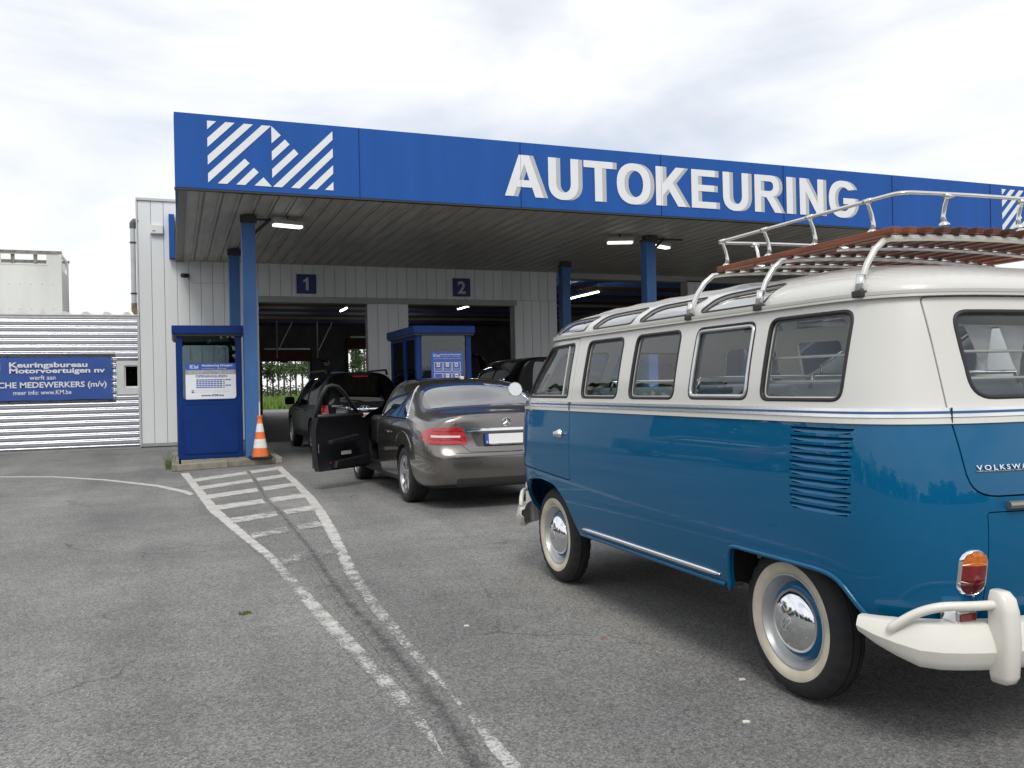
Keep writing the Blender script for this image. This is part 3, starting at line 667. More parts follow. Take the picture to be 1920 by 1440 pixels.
# seat and a person-sized chair inside the first booth
for bx, lb in ((.62, 'dark office chair inside the left booth'), (5.2, 'dark office chair inside the right booth')):
    ch = thing('office_chair', lb, 'chair', (bx, 18.2, .135), group='chairs inside the booths')
    MB().box(-.23,.23,-.22,.22,.45,.53).build('seat', BLACK, ch, bevel=.03); MB().box(-.21,.21,.20,.27,.60,1.25).build('backrest', BLACK, ch, bevel=.03)
    MB().tube([(0,0,.05),(0,0,.45)], .03, 8).build('column', DARK, ch); MB().tube([(0,.2,.5),(0,.25,.65)], .02, 6).build('back_bar', DARK, ch)
    for k in range(5): MB().tube([(0,0,.07),(.25*math.cos(k*1.257),.25*math.sin(k*1.257),.03)], .02, 6).build('foot', DARK, ch)
# opening hours notice on booth 1 glass
PW = mat('poster_white', (.80,.82,.84), .35); PB = mat('poster_blue', (.03,.10,.42), .35); PG = mat('poster_grey', (.33,.34,.33), .4); PK = mat('poster_ink', (.05,.07,.14), .5); PN = mat('poster_navy', (.035,.07,.23), .5)
ps = thing('opening_hours_notice', 'white and blue OPENINGSUREN notice in the left booth window', 'notice', (-.01, 17.05, .115))
def pr(nm, a, b, c, d, ma, y=-.004, par=None): return MB().box(a, b, y, y+.002, c, d).build(nm, ma, par or ps)
flat('sheet', [rect(.205,1.09,1.095,1.76,.02)], .004, PW, ps, Matrix.Translation((0,.012,0)))
pr('header_band', .205, 1.09, 1.635, 1.76, PB, .008); pr('contact_band', .205, 1.09, 1.555, 1.632, PG, .008)
text('lettering', 'Autokeuring Ichtegem', .49, 1.03, 1.70, .04, .006, PW, ps, bold=.012); text('lettering', 'A. Coussensstraat 11 - 8480 Ichtegem', .49, .93, 1.652, .018, .006, PW, ps)
for b in BARS: flat('bar', [[(p*.075+.28, q*.07+1.66) for p, q in b]], .001, PW, ps, Matrix.Translation((0,.0065,0)))
text('lettering', 'INFO: ichtegem@km.be', .26, .60, 1.605, .018, .006, PW, ps); text('lettering', '059 / 56 57 62', .26, .49, 1.572, .018, .006, PW, ps, bold=.01)
text('lettering', 'AFSPRAAK: www.km.be', .68, 1.05, 1.605, .018, .006, PW, ps); text('lettering', '059 / 56 58 58', .78, 1.05, 1.572, .018, .006, PW, ps, bold=.01)
pr('divider', .648, .651, 1.565, 1.625, PW, .006)
text('lettering', 'OPENINGSUREN', .38, .93, 1.495, .045, .008, PN, ps, bold=.015)
for r in range(5):
    for c in range(12 if r in (0, 3) else 10):
        pr('hour_cell', .39+c*.0515, .39+c*.0515+.042, 1.44-r*.035, 1.44-r*.035+.021, PB if c != 9 else mat('poster_tan', (.42,.33,.22), .5), .009)
for i in range(2): pr('legend_cell', .305, .35, 1.245-i*.032, 1.245-i*.032+.022, [PG, PB][i], .009)
text('lettering', 'enkel op afspraak tijdens deze uren', .36, 1.0, 1.25, .010, .009, PG, ps); text('lettering', 'zonder afspraak', .36, .98, 1.22, .010, .009, PG, ps)
text('lettering', 'www.KM.be', .47, .87, 1.145, .04, .009, PN, ps, bold=.03)
# pictogram notice on booth 2 glass
ps2 = thing('pictogram_notice', 'blue notice with six pictogram boxes in the right booth window', 'notice', (4.45, 16.78, .35))
flat('sheet', [rect(.36,1.02,.95,1.70,.01)], .004, mat('notice_blue', (.05,.11,.42), .3), ps2, Matrix.Translation((0,.012,0)))
text('lettering', 'Keuringsbureau Motorvoertuigen', .55, .98, 1.635, .026, .008, PW, ps2, bold=.02); text('lettering', 'A. Coussensstraat 11 - 8480 Ichtegem', .55, .97, 1.602, .014, .008, PW, ps2)
for b in BARS: flat('bar', [[(p*.07+.40, q*.055+1.60) for p, q in b]], .001, PW, ps2, Matrix.Translation((0,.0085,0)))
text('lettering', 'gelieve de volgende regels na te leven', .42, .98, 1.555, .022, .008, mat('poster_pale', (.55,.62,.8), .4), ps2)
PR = mat('poster_red', (.6,.05,.05), .4); PO = mat('poster_orange', (.6,.30,.08), .4)
for r in range(2):
    for c in range(3):
        x, z = .42+c*.19, 1.30-r*.22
        flat('picture_box', [rect(x,x+.17,z,z+.19), rect(x+.008,x+.162,z+.008,z+.182)], .001, PW, ps2, Matrix.Translation((0,.0085,0)))
        if not (r == 1 and c == 0):
            pr('pictogram', x+.05, x+.12, z+.10, z+.17, PW, .0085, ps2)
            pr('pictogram_mark', x+.06, x+.11, z+.12, z+.15, [PR, PO, PB, PB, PO, PR][r*3+c], .0075, ps2)
        text('lettering', ['Verplicht','Motor uit','Mondmasker','Informatie','Roken verboden','Gsm verboden'][r*3+c], x+.02, x+.15, z+.05, .016, .008, PW, ps2); pr('caption_line', x+.035, x+.135, z+.03, z+.036, mat('poster_pale'), .0085, ps2)

# traffic cone
co = thing('traffic_cone', 'orange and white striped traffic cone standing against the left post', 'cone', (1.44, 16.42, .115))
ORG = mat('cone_orange', (.75,.17,.035), .45, var=.12, vscale=14); CWH = mat('cone_white', (.72,.71,.67), .4, var=.1, vscale=20)
MB().prism([(*p, 0) for p in round_poly([(-.2,-.2),(.2,-.2),(.2,.2),(-.2,.2)], .06, 4)], (0,0,0), (0,0,.035)).build('base', BLACK, co, bevel=.008)
cz = [.035, .19, .35, .48, .63, .72]; 
def cr(z): return .148-.112*(z-.035)/.70
for i in range(5): MB().lathe([(cz[i],cr(cz[i])),(cz[i+1],cr(cz[i+1]))], ax='z', seg=28).build('band', [ORG, CWH][i % 2], co, smooth=True)
MB().lathe([(.72,.038),(.735,.045),(.77,.045),(.78,.03),(.78,.001)], ax='z', seg=20).build('tip', ORG, co, auto=40)
MB().tube([(0,0,.77),(0,0,1.02)], .011, 8).build('pole', WHITEP, co)
# ------------------------------------------------------------------ vintage bus (local: x across, y forward, rear axle at y=0)
BUSX, BUSY = 3.165, 3.0
CREAM = mat('bus_cream', (.625, .618, .58), .34, coat=.55, var=.03, vscale=1.5, coatr=.06)
BBLUE = mat('bus_blue', (.0005, .097, .218), .35, spec=.05, coat=.75, var=.05, vscale=1.0, coatr=.012, bump=.035, bscale=2.2)
BUMP = mat('bumper_cream', (.72, .70, .63), .30, coat=.7, var=.03)
SEAL = mat('window_rubber', (.014, .014, .015), .5)
BGL = glass('bus_glass', (.94, .96, .95), refl=1.15, add=.01)
INT = mat('bus_interior', (.62, .62, .58), .7, var=.08)
SEATB = mat('seat_vinyl', (.42, .54, .62), .5, var=.08)
zt =  [.40, .47, .58, .72, .86, 1.0, 1.12, 1.18, 1.24, 1.32, 1.45, 1.58, 1.655]
fW = hermite(zt, [.822, .843, .861, .873, .879, .877, .869, .8625, .854, .843, .819, .790, .772])
fR = hermite(zt, [-.735,-.775,-.805,-.825,-.825,-.812,-.785,-.768,-.755,-.738,-.712,-.688,-.672])
fF = hermite(zt, [3.12, 3.17, 3.22, 3.25, 3.26, 3.26, 3.245, 3.235, 3.21, 3.16, 3.06, 2.95, 2.90])
fNF = hermite(zt, [2.3]*8+[2.25, 2.2, 2.1, 2.02, 2.0])
NR, LR_, LF_ = 3.5, .55, .74
def bow(y): return 1-.010*((y-1.2)/2)**2
def G(x, y, z):
    w, yr, yf, nf = fW(z), fR(z), fF(z), fNF(z)
    a = abs(x)/(w*bow(y))
    if y < yr+LR_: t = (yr+LR_-y)/LR_; return a**NR+t**NR-1
    if y > yf-LF_: t = (y-yf+LF_)/LF_; return a**nf+t**nf-1
    return a**3-1
def gnormal(p):
    e = 1e-4; x, y, z = p
    v = Vector((G(x+e,y,z)-G(x-e,y,z), G(x,y+e,z)-G(x,y-e,z), G(x,y,z+e)-G(x,y,z-e)))
    return v.normalized() if v.length > 1e-9 else Vector((0,0,1))
def half(y, z):
    w, yr, yf, nf = fW(z)*bow(y), fR(z), fF(z), fNF(z)
    if y < yr+LR_: t = min(1, (yr+LR_-y)/LR_); return w*(1-t**NR)**(1/NR)
    if y > yf-LF_: t = min(1, (y-yf+LF_)/LF_); return w*(1-t**nf)**(1/nf)
    return w
def rear(x, z):
    a = min(1, abs(x)/(fW(z)*bow(fR(z)))); return fR(z)+LR_-LR_*(1-a**NR)**(1/NR)
def front(x, z):
    nf = fNF(z); a = min(1, abs(x)/(fW(z)*bow(fF(z)))); return fF(z)-LF_+LF_*(1-a**nf)**(1/nf)
def arcparams(n, w, l, k):
    A = [i/400*PI/2 for i in range(401)]; P = [(w*math.cos(a)**(2/n), l*math.sin(a)**(2/n)) for a in A]; d = [0]
    for i in range(400): d.append(d[-1]+math.dist(P[i], P[i+1]))
    return [float(np.interp(d[-1]*j/k, d, A)) for j in range(k+1)]
AR = arcparams(NR, .86, LR_, 22); AF = arcparams(2.25, .86, LF_, 24)
def outline(z, off=0., w=None, yr=None, yf=None, nf=None, lr=LR_, lf=LF_):
    w = fW(z) if w is None else w; yr = fR(z) if yr is None else yr; yf = fF(z) if yf is None else yf; nf = fNF(z) if nf is None else nf
    half_ = []
    for a in reversed(AR): half_.append((w*max(0,math.cos(a))**(2/NR), yr+lr-lr*math.sin(a)**(2/NR)))
    y0, y1 = yr+lr, yf-lf
    for i in range(1, 44): half_.append((w, y0+(y1-y0)*i/44))
    for a in AF: half_.append((w*max(0,math.cos(a))**(2/nf), yf-lf+lf*math.sin(a)**(2/nf)))
    half_ = [(x*bow(y), y) for x, y in half_]
    loop = [(-x, y) for x, y in half_]+[(x, y) for x, y in reversed(half_[1:-1])]
    if off:
        n = len(loop); o = []
        for i in range(n):
            a, b = Vector(loop[i-1]), Vector(loop[(i+1) % n]); t = (b-a).normalized(); o.append((loop[i][0]-t.y*off, loop[i][1]+t.x*off))
        loop = o
    return loop
def shell(z0, z1, rows, th=.028):
    mb = MB(); R = []
    zs = [z0+(z1-z0)*i/rows for i in range(rows+1)]
    for z in zs: R.append([(x, y, z) for x, y in outline(z)])
    for z in reversed(zs): R.append([(x, y, z) for x, y in outline(z, -th)])
    n = len(R[0]); vs = [p for r in R for p in r]; k = len(R)
    mb.add(vs, [(j*n+i, j*n+(i+1) % n, ((j+1) % k)*n+(i+1) % n, ((j+1) % k)*n+i) for j in range(k) for i in range(n)])
    return mb.mesh('shell')
def cutter(loops, d0, d1):
    mb = MB()
    for lp in loops: mb.prism(lp, d0, d1)
    me = mb.mesh('cut'); return me
def grow(loop, g):
    n = len(loop); cx = sum(p[0] for p in loop)/n; cy = sum(p[1] for p in loop)/n; o = []
    for i in range(n):
        a, b = Vector(loop[i-1]), Vector(loop[(i+1) % n]); t = (b-a); t = t.normalized() if t.length > 1e-9 else Vector((1,0)); nn = Vector((t.y, -t.x)); p = Vector(loop[i])
        if nn.dot(p-Vector((cx,cy))) < 0: nn = -nn
        q = p+nn*g; o.append((q.x, q.y))
    return o

bus = thing('vintage_bus', 'blue and cream vintage passenger bus with many windows and whitewall tyres', 'bus', (BUSX, BUSY, 0))
ZB = 1.182
lower = shell(.405, ZB, 20); upper = shell(ZB, 1.655, 12)
# wheel arches
fa = round_poly([(1.86,.30),(1.93,.47),(2.02,.60),(2.17,.69),(2.40,.715),(2.63,.69),(2.78,.60),(2.85,.47),(2.88,.30)], .06, 4)
ra = round_poly([(.345,.30),(.315,.47),(.275,.610),(-.385,.610),(-.47,.52),(-.56,.40),(-.60,.30)], [.02,.08,.05,.12,.08,.08,.02], 5)
cuts = []
for s_ in (-1, 1):
    for lp in (fa, ra): cuts.append([(s_*.70, y, z) for y, z in lp])
mb = MB()
for lp in cuts:
    mb.prism(lp, (-.32,0,0), (.32,0,0))
lower = bool_mesh(lower, mb.mesh('c'))
# louvre slots
slots = []
LV = [(1.155-i*.0335) for i in range(10)]
for z in LV:
    slots.append(round_poly([(-.465,z-.019),(-.175,z-.019),(-.155,z),(-.155,z+.003),(-.485,z+.003),(-.485,z)], .004, 2))
mb = MB()
for lp in slots: mb.prism([(-.86, y, z) for y, z in lp], (-.08,0,0), (.09,0,0))
lower = bool_mesh(lower, mb.mesh('c'))
# front left door, tailgate and engine lid are cut out with a real gap
dl = round_poly([(1.925,.745),(2.56,.775),(2.88,.79),(2.88,1.30),(1.925,1.30)], [.02,.05,.02,0,0], 4)
def split(me, loop, axis, d0, d1, gap=.0045):
    def L3(lp): return [((-.7, a, b) if axis == 'x' else (a, -.75, b)) for a, b in lp]
    a = bool_mesh(me.copy(), cutter([L3(grow(loop, -gap*.3))], d0, d1), 'INTERSECT')
    b = bool_mesh(me, cutter([L3(grow(loop, gap))], d0, d1), 'DIFFERENCE')
    return b, a
lower, door_l = split(lower, dense(dl, .08), 'x', (-.32,0,0), (.36,0,0))
tgl = round_poly([(-.605,.925),(.605,.925),(.617,1.30),(-.617,1.30)], [.11,.11,0,0], 7)
lower, gate_l = split(lower, dense(tgl, .08), 'y', (0,-.25,0), (0,.35,0))
eng = round_poly([(-.545,.30),(.545,.30),(.545,.868),(-.545,.868)], [0,0,.012,.012], 3)
lower, lid = split(lower, dense(eng, .08), 'y', (0,-.25,0), (0,.35,0), .003)
# upper: windows
wins = [(1.79,1.335),(1.195,.742),(.607,.145),(.053,-.412)]
def wloop(a, b): return round_poly([(b,1.262),(a,1.262),(a-.004,1.600),(b+.004,1.600)], .05, 6)
WL = [wloop(a, b) for a, b in wins]
DW = round_poly([(1.985,1.262),(2.70,1.262),(2.50,1.588),(1.985,1.600)], [.03,.05,.08,.035], 6)
mb = MB()
for lp in WL+[DW]:
    for s_ in (-1, 1): mb.prism([(s_*.75, y, z) for y, z in lp], (-.25,0,0), (.25,0,0))
RWIN = round_poly([(-.515,1.265),(.515,1.265),(.525,1.578),(-.525,1.578)], [.085,.085,.06,.06], 7)
mb.prism([(x, -.72, z) for x, z in RWIN], (0,-.25,0), (0,.25,0))
FWIN = [round_poly([(s_*.04,1.29),(s_*.60,1.27),(s_*.53,1.565),(s_*.04,1.585)], .06, 5) for s_ in (-1, 1)]
for lp in FWIN: mb.prism([(x, 3.05, z) for x, z in lp], (0,-.28,0), (0,.3,0))
upper = bool_mesh(upper, mb.mesh('c'))
du = round_poly([(1.925,1.05),(2.95,1.05),(2.62,1.628),(1.925,1.628)], [0,0,.06,.02], 4)
upper, door_u = split(upper, dense(du, .08), 'x', (-.32,0,0), (.36,0,0))
tgu = round_poly([(-.617,1.05),(.617,1.05),(.617,1.635),(-.617,1.635)], [0,0,.02,.02], 3)
upper, gate_u = split(upper, dense(tgu, .08), 'y', (0,-.25,0), (0,.35,0))
for me in (lower, upper, door_l, door_u, gate_l, gate_u, lid): custom_normals(me, gnormal)
put('lower_body', lower, BBLUE, bus); put('upper_body', upper, CREAM, bus)
door = put('door', door_l, BBLUE, bus); put('door_frame', door_u, CREAM, door)
gate = put('tailgate', gate_l, BBLUE, bus); put('tailgate_frame', gate_u, CREAM, gate)
lidp = put('engine_lid', lid, BBLUE, bus)

# roof dome with gutter, skylights and sunroof
ZG, HR, NQ = 1.655, .195, 2.2
LRR, LFR = 1.2, .9
wg, yrg, yfg = fW(ZG), fR(ZG), fF(ZG)
def qz(h): return max(0., 1-h**NQ)**(1/NQ)
def roof_pt(y, h):
    """left point of the roof at station y and height fraction h"""
    q = qz(h); yr, yf, lr, lf = yrg+LRR*(1-q), yfg-LFR*(1-q), LR_*q, LF_*q; w = wg*q*bow(y)
    if y < yr+lr: t = min(1, (yr+lr-y)/lr); w *= (1-t**NR)**(1/NR)
    elif y > yf-lf: t = min(1, (y-yf+lf)/lf); w *= (1-t**2)**.5
    return Vector((-w, y, ZG+HR*h))
def roof_n(y, h):
    e = .004; a = roof_pt(y+e, h)-roof_pt(y-e, h); b = roof_pt(y, min(.999, h+e))-roof_pt(y, h-e); n = a.cross(b).normalized()
    return n if n.z > 0 else -n
def dome(th):
    R = []; hs = [math.sin(i/22*PI/2)**(2/NQ) for i in range(22)]+[.99995]
    for h in hs:
        q = qz(h); R.append([(x, y, ZG+(HR-th)*h) for x, y in outline(ZG, 0, (wg-th)*q, yrg+th+LRR*(1-q), yfg-th-LFR*(1-q), 2.0, LR_*q, LF_*q)])
    return R
Ro, Ri = dome(0), dome(.025); n = len(Ro[0]); rows = Ro+list(reversed(Ri)); vs = [p for r in rows for p in r]; k = len(Ro)
fs = []
for j in list(range(k-1))+list(range(k, 2*k-1)): fs += [(j*n+i, j*n+(i+1) % n, (j+1)*n+(i+1) % n, (j+1)*n+i) for i in range(n)]
fs += [((2*k-1)*n+i, (2*k-1)*n+(i+1) % n, (i+1) % n, i) for i in range(n)]
fs += [tuple(range((k-1)*n, k*n)), tuple(reversed(range(k*n, (k+1)*n)))]
rm = MB().add(vs, fs).mesh('roof')
SK = [(2.36,1.87),(1.80,1.275),(1.225,.70),(.63,.105)]
def skl(a, b): return round_poly([(b+.02,.135),(a-.03,.135),(a-.10,.40),(b-.02,.42)], [.06,.06,.09,.04], 6)
def skmap(y, v): return roof_pt(y, v)
def bool_loop(loop3, nrm, up_, dn):
    mb = MB(); n = len(loop3); mb.add([p+nn*up_ for p, nn in zip(loop3, nrm)]+[p-nn*dn for p, nn in zip(loop3, nrm)], [(i, (i+1) % n, n+(i+1) % n, n+i) for i in range(n)]+[tuple(range(n)), tuple(reversed(range(n, 2*n)))]); return mb
mb = MB()
def roundv(lp):      # round in metres: v is a height fraction, about .26 m of arc per unit
    return lp
for a, b in SK:
    q = round_poly([(b+.01,.12*.5),(a-.02,.12*.5),(a-.11,.53*.5),(b-.03,.56*.5)], [.05,.05,.08,.045], 6); q = [(y, v*2) for y, v in q]
    pts = [roof_pt(y, v) for y, v in q]; ns = [roof_n(y, v) for y, v in q]
    for s_ in (1, -1):
        t_ = bool_loop([Vector((p.x*s_, p.y, p.z)) for p in pts], [Vector((v.x*s_, v.y, v.z)) for v in ns], .035, .05)
        ar = sum(p_.area for p_ in rm.polygons); r2_ = bool_mesh(rm.copy(), t_.mesh('c')); a2 = sum(p_.area for p_ in r2_.polygons)
        if .93*ar < a2 < 1.01*ar: rm = r2_
        else: print('skylight cut skipped', ar, a2)
def roof_normal(p):
    h = min(.97, max(.02, (p.z-ZG)/HR)); y = p.y
    v = roof_n(min(max(y, yrg+.02), yfg-.02), h)
    return v
rm = bool_mesh(rm, MB().box(-.46,.46,.68,2.24,1.70,2.1).mesh('c'))
rm.shade_smooth(); rm.set_sharp_from_angle(angle=math.radians(40))
roof = put('roof', rm, CREAM, bus)
def sk_side(q, s_, nm):
    g = put(nm, ringfill(MB(), q, lambda y, v: (lambda p, nn: (s_*p.x-s_*nn.x*.010, p.y, p.z-nn.z*.010))(roof_pt(y, v), roof_n(y, v))).mesh('g', True), glass('skylight_glass', (.80,.88,.92), refl=1.5, add=.36), bus)
    MB().tube([(s_*p.x, p.y, p.z) for p in (roof_pt(y, v)+roof_n(y, v)*.001 for y, v in q)], .0045, 6, closed=True).build('seal', mat('skylight_rubber', (.06,.06,.062), .5), g, smooth=True)
for a, b in SK:
    q = round_poly([(b+.01,.12*.5),(a-.02,.12*.5),(a-.11,.53*.5),(b-.03,.56*.5)], [.05,.05,.08,.045], 6); q = [(y, v*2) for y, v in q]
    for s_ in (1, -1): sk_side(q, s_, 'skylight')
GUT = mat('gutter_cream', (.50,.49,.45), .4)
def ringstrip(z0, z1, o0, o1):
    a = [(x, y, z0) for x, y in outline(z0, o0)]; b = [(x, y, z0) for x, y in outline(z0, o1)]; c = [(x, y, z1) for x, y in outline(z1, o1)]; d = [(x, y, z1) for x, y in outline(z1, o0)]
    n = len(a); return MB().add(a+b+c+d, [(j*n+i, j*n+(i+1) % n, ((j+1) % 4)*n+(i+1) % n, ((j+1) % 4)*n+i) for j in range(4) for i in range(n)])
ringstrip(1.640, 1.652, .0, .020).build('gutter', GUT, bus, auto=50); ringstrip(1.652, 1.664, .013, .022).build('gutter_lip', GUT, bus, auto=50)
# sunroof: a slightly raised canvas, made translucent over a cut opening to brighten the cabin
def cloth_mat(name, col):
    ma = bpy.data.materials.new(name); ma.use_nodes = True; t = ma.node_tree; t.nodes.clear()
    o = t.nodes.new('ShaderNodeOutputMaterial'); mx_ = t.nodes.new('ShaderNodeMixShader'); a = t.nodes.new('ShaderNodeBsdfDiffuse'); b = t.nodes.new('ShaderNodeBsdfTranslucent')
    a.inputs[0].default_value = (*col, 1); b.inputs[0].default_value = (*col, 1); mx_.inputs[0].default_value = .5
    t.links.new(a.outputs[0], mx_.inputs[1]); t.links.new(b.outputs[0], mx_.inputs[2]); t.links.new(mx_.outputs[0], o.inputs[0]); MATS[name] = ma
    return ma
m_ = MB(); P = []
ys = [.62+i*(2.30-.62)/24 for i in range(25)]; xs = [-.50+i*.05 for i in range(21)]
def roof_z(x, y):
    lo_, hi_ = 0.001, .9999
    for _ in range(24):
        mi_ = (lo_+hi_)/2
        if -roof_pt(y, mi_).x > abs(x): lo_ = mi_
        else: hi_ = mi_
    return ZG+HR*lo_
for j, y in enumerate(ys):
    for i, x in enumerate(xs):
        e = min(min(i, 20-i)/1.5, min(j, 24-j)/1.5, 1); P.append((x, y, roof_z(x, y)+.016*e+(.003*math.sin(y*18) if e == 1 else 0)-.001))
m_.add(P, [(j*21+i, j*21+i+1, (j+1)*21+i+1, (j+1)*21+i) for j in range(24) for i in range(20)]).build('sunroof', cloth_mat('sunroof_cloth', (.66,.65,.60)), bus, smooth=True, fix=False)

# belt mouldings
ringstrip(1.200, 1.234, .002, .010).build('belt_moulding', mat('polished_trim', (.80,.80,.79), .16, metal=.85), bus, auto=50)
ringstrip(1.213, 1.222, .008, .0118).build('belt_stripe', mat('stripe_blue', (.02,.085,.22), .3), bus, auto=50)
ringstrip(1.177, 1.1985, .0, .0065).build('belt_ledge', CREAM, bus, auto=50)
# hairline gaps of door and tailgate across the mouldings are masked by small joints
for lp, nm in (((-(half(1.925,1.2)+.0125), 1.925), 'moulding_joint'), ((-.617, rear(-.617, 1.2)-.0125), 'moulding_joint')):
    x, y = lp; MB().box(x-.0012, x+.0012 if x > -.7 else x+.006, y-.0005 if x > -.7 else y-.0015, y+.006 if x > -.7 else y+.0015, 1.180, 1.234).build(nm, SEAL, bus)

# side windows
def side_map(s_, off): return lambda y, z: (s_*(half(y, z)-off), y, z)
for lp, nm in [(l, 'window') for l in WL]+[(DW, 'door_window')]:
    for s_ in (-1, 1):
        w_ = put(nm, ringfill(MB(), dense(lp, .06), side_map(s_, .016)).mesh('g', True), BGL, door if (nm[0] == 'd' and s_ == -1) else bus)
        pop = lp is WL[2] and s_ == -1
        d_ = dense(lp, .05)
        MB().tube([side_map(s_, .006)(y, z) for y, z in d_], .0100 if not pop else .008, 8, closed=True).build('seal', SEAL, w_, smooth=True)
        if pop: MB().tube([side_map(s_, .003)(y, z) for y, z in grow(d_, -.014)], .009, 8, closed=True).build('pop_out_frame', ALU, w_, smooth=True)
        MB().tube([side_map(s_, .024)(y, z) for y, z in grow(d_, -.006)], .010, 6, closed=True).build('inner_frame', CREAM, w_, smooth=True)
# quarter light bar in the door window
MB().tube([(-(half(2.08, 1.265)-.012), 2.08, 1.265), (-(half(2.08, 1.60)-.012), 2.08, 1.60)], .009, 6).build('vent_bar', ALU, door)
rmap = lambda off: (lambda x, z: (x, rear(x, z)+off, z))
rwn = put('rear_window', ringfill(MB(), dense(RWIN, .06), rmap(.016)).mesh('g', True), BGL, gate)
MB().tube([rmap(.006)(x, z) for x, z in dense(RWIN, .05)], .0105, 8, closed=True).build('seal', SEAL, rwn, smooth=True)
for lp in FWIN:
    fwn = put('windscreen', ringfill(MB(), dense(lp, .06), lambda x, z: (x, front(x, z)-.016, z)).mesh('g', True), BGL, bus)
    MB().tube([(x, front(x, z)-.006, z) for x, z in dense(lp, .05)], .012, 8, closed=True).build('seal', SEAL, fwn, smooth=True)

# louvre blades and dark engine-bay backing
for z in LV:
    pts = []
    for y in (-.481, -.40, -.32, -.24, -.159):
        h_ = half(y, z); e = .004 if y in (-.481, -.159) else 0
        pts += [(-(h_-.001), y, z-.019+e*2), (-(h_-.006), y, z-.009+e), (-(h_-.013), y, z-.0015)]
    MB().add(pts, [(i*3+j, i*3+j+1, (i+1)*3+j+1, (i+1)*3+j) for i in range(4) for j in range(2)]).build('louvre', BBLUE, bus, smooth=True)
ll = MB()
INB = mat('underbody', (.01,.01,.011), .8)
ll.box(-.44,.44,-.60,-.05,.42,1.16); ll.build('engine_bay', INB, bus)
for s_ in (-1, 1):
    for nm, p_ in (('engine_bay_side', [(-.52,.66),(-.10,.66),(-.10,1.17),(-.52,1.17)]),):
        MB().add([(s_*(half(y, z)-.045), y, z) for y, z in p_], [(0,1,2,3)]).build(nm, INB, bus, fix=False)
# wheel housings: dark inner boxes above the axles
for s_ in (-1, 1):
    box('wheel_housing', min(s_*.45,s_*.49), max(s_*.45,s_*.49), -.62, .42, .28, .75, INB, bus); box('wheel_housing', min(s_*.45,s_*.49), max(s_*.45,s_*.49), 1.84, 2.92, .28, .80, INB, bus)
    box('arch_roof', min(s_*.47,s_*.76), max(s_*.47,s_*.76), -.48, .36, .66, .68, INB, bus); box('arch_roof', min(s_*.47,s_*.76), max(s_*.47,s_*.76), 1.86, 2.70, .77, .79, INB, bus)
    box('arch_end', min(s_*.47,s_*.815), max(s_*.47,s_*.815), .345, .36, .42, .67, INB, bus)
    box('arch_end', min(s_*.47,s_*.82), max(s_*.47,s_*.82), 1.825, 1.84, .43, .78, INB, bus)
box('chassis', -.44, .44, -.50, 2.95, .30, .40, INB, bus); box('floor', -.82, .82, .38, 1.83, .425, .45, INB, bus)
MB().tube([(-.55,0,.31),(.55,0,.31)], .05, 8).build('rear_axle', DARK, bus); MB().tube([(-.55,2.4,.31),(.55,2.4,.31)], .045, 8).build('front_axle', DARK, bus)
MB().tube([(-.60,.62,.40),(-.60,.62,.33),(-.56,.60,.33)], .012, 6).build('jack_point', ALU, bus)
# sill chrome
MB().tube([(-(half(y, .455)+.004), y, .455) for y in [.38, .42]+[.5+i*.11 for i in range(12)]+[1.80, 1.845]], [.004,.010]+[.013]*12+[.010,.004], 8).build('sill_trim', CHROME, bus, smooth=True)
MB().tube([(-(half(y, .43)-.002), y, .414) for y in [.36+i*.1 for i in range(16)]], .012, 6).build('sill_edge', BBLUE, bus, smooth=True)
MB().tube([(-(half(y, z)+.001), y, z) for y, z in ra[6:-12]], .010, 6).build('arch_lip', BBLUE, bus, smooth=True)
# door handle
hd = MB().tube([(-(half(y, 1.03)+.034), y, 1.03+.004*math.sin((y-1.97)*30)) for y in (1.965, 1.99, 2.03, 2.075, 2.10)], [.007,.011,.012,.010,.006], 10).build('handle', CHROME, door, smooth=True)
MB().lathe([(-.040,.001),(-.038,.012),(-.02,.017),(.0,.030),(.008,.032)], o=(-(half(2.07,1.03)+.004), 2.07, 1.03), ax='x', seg=24).build('escutcheon', CHROME, hd, smooth=True)
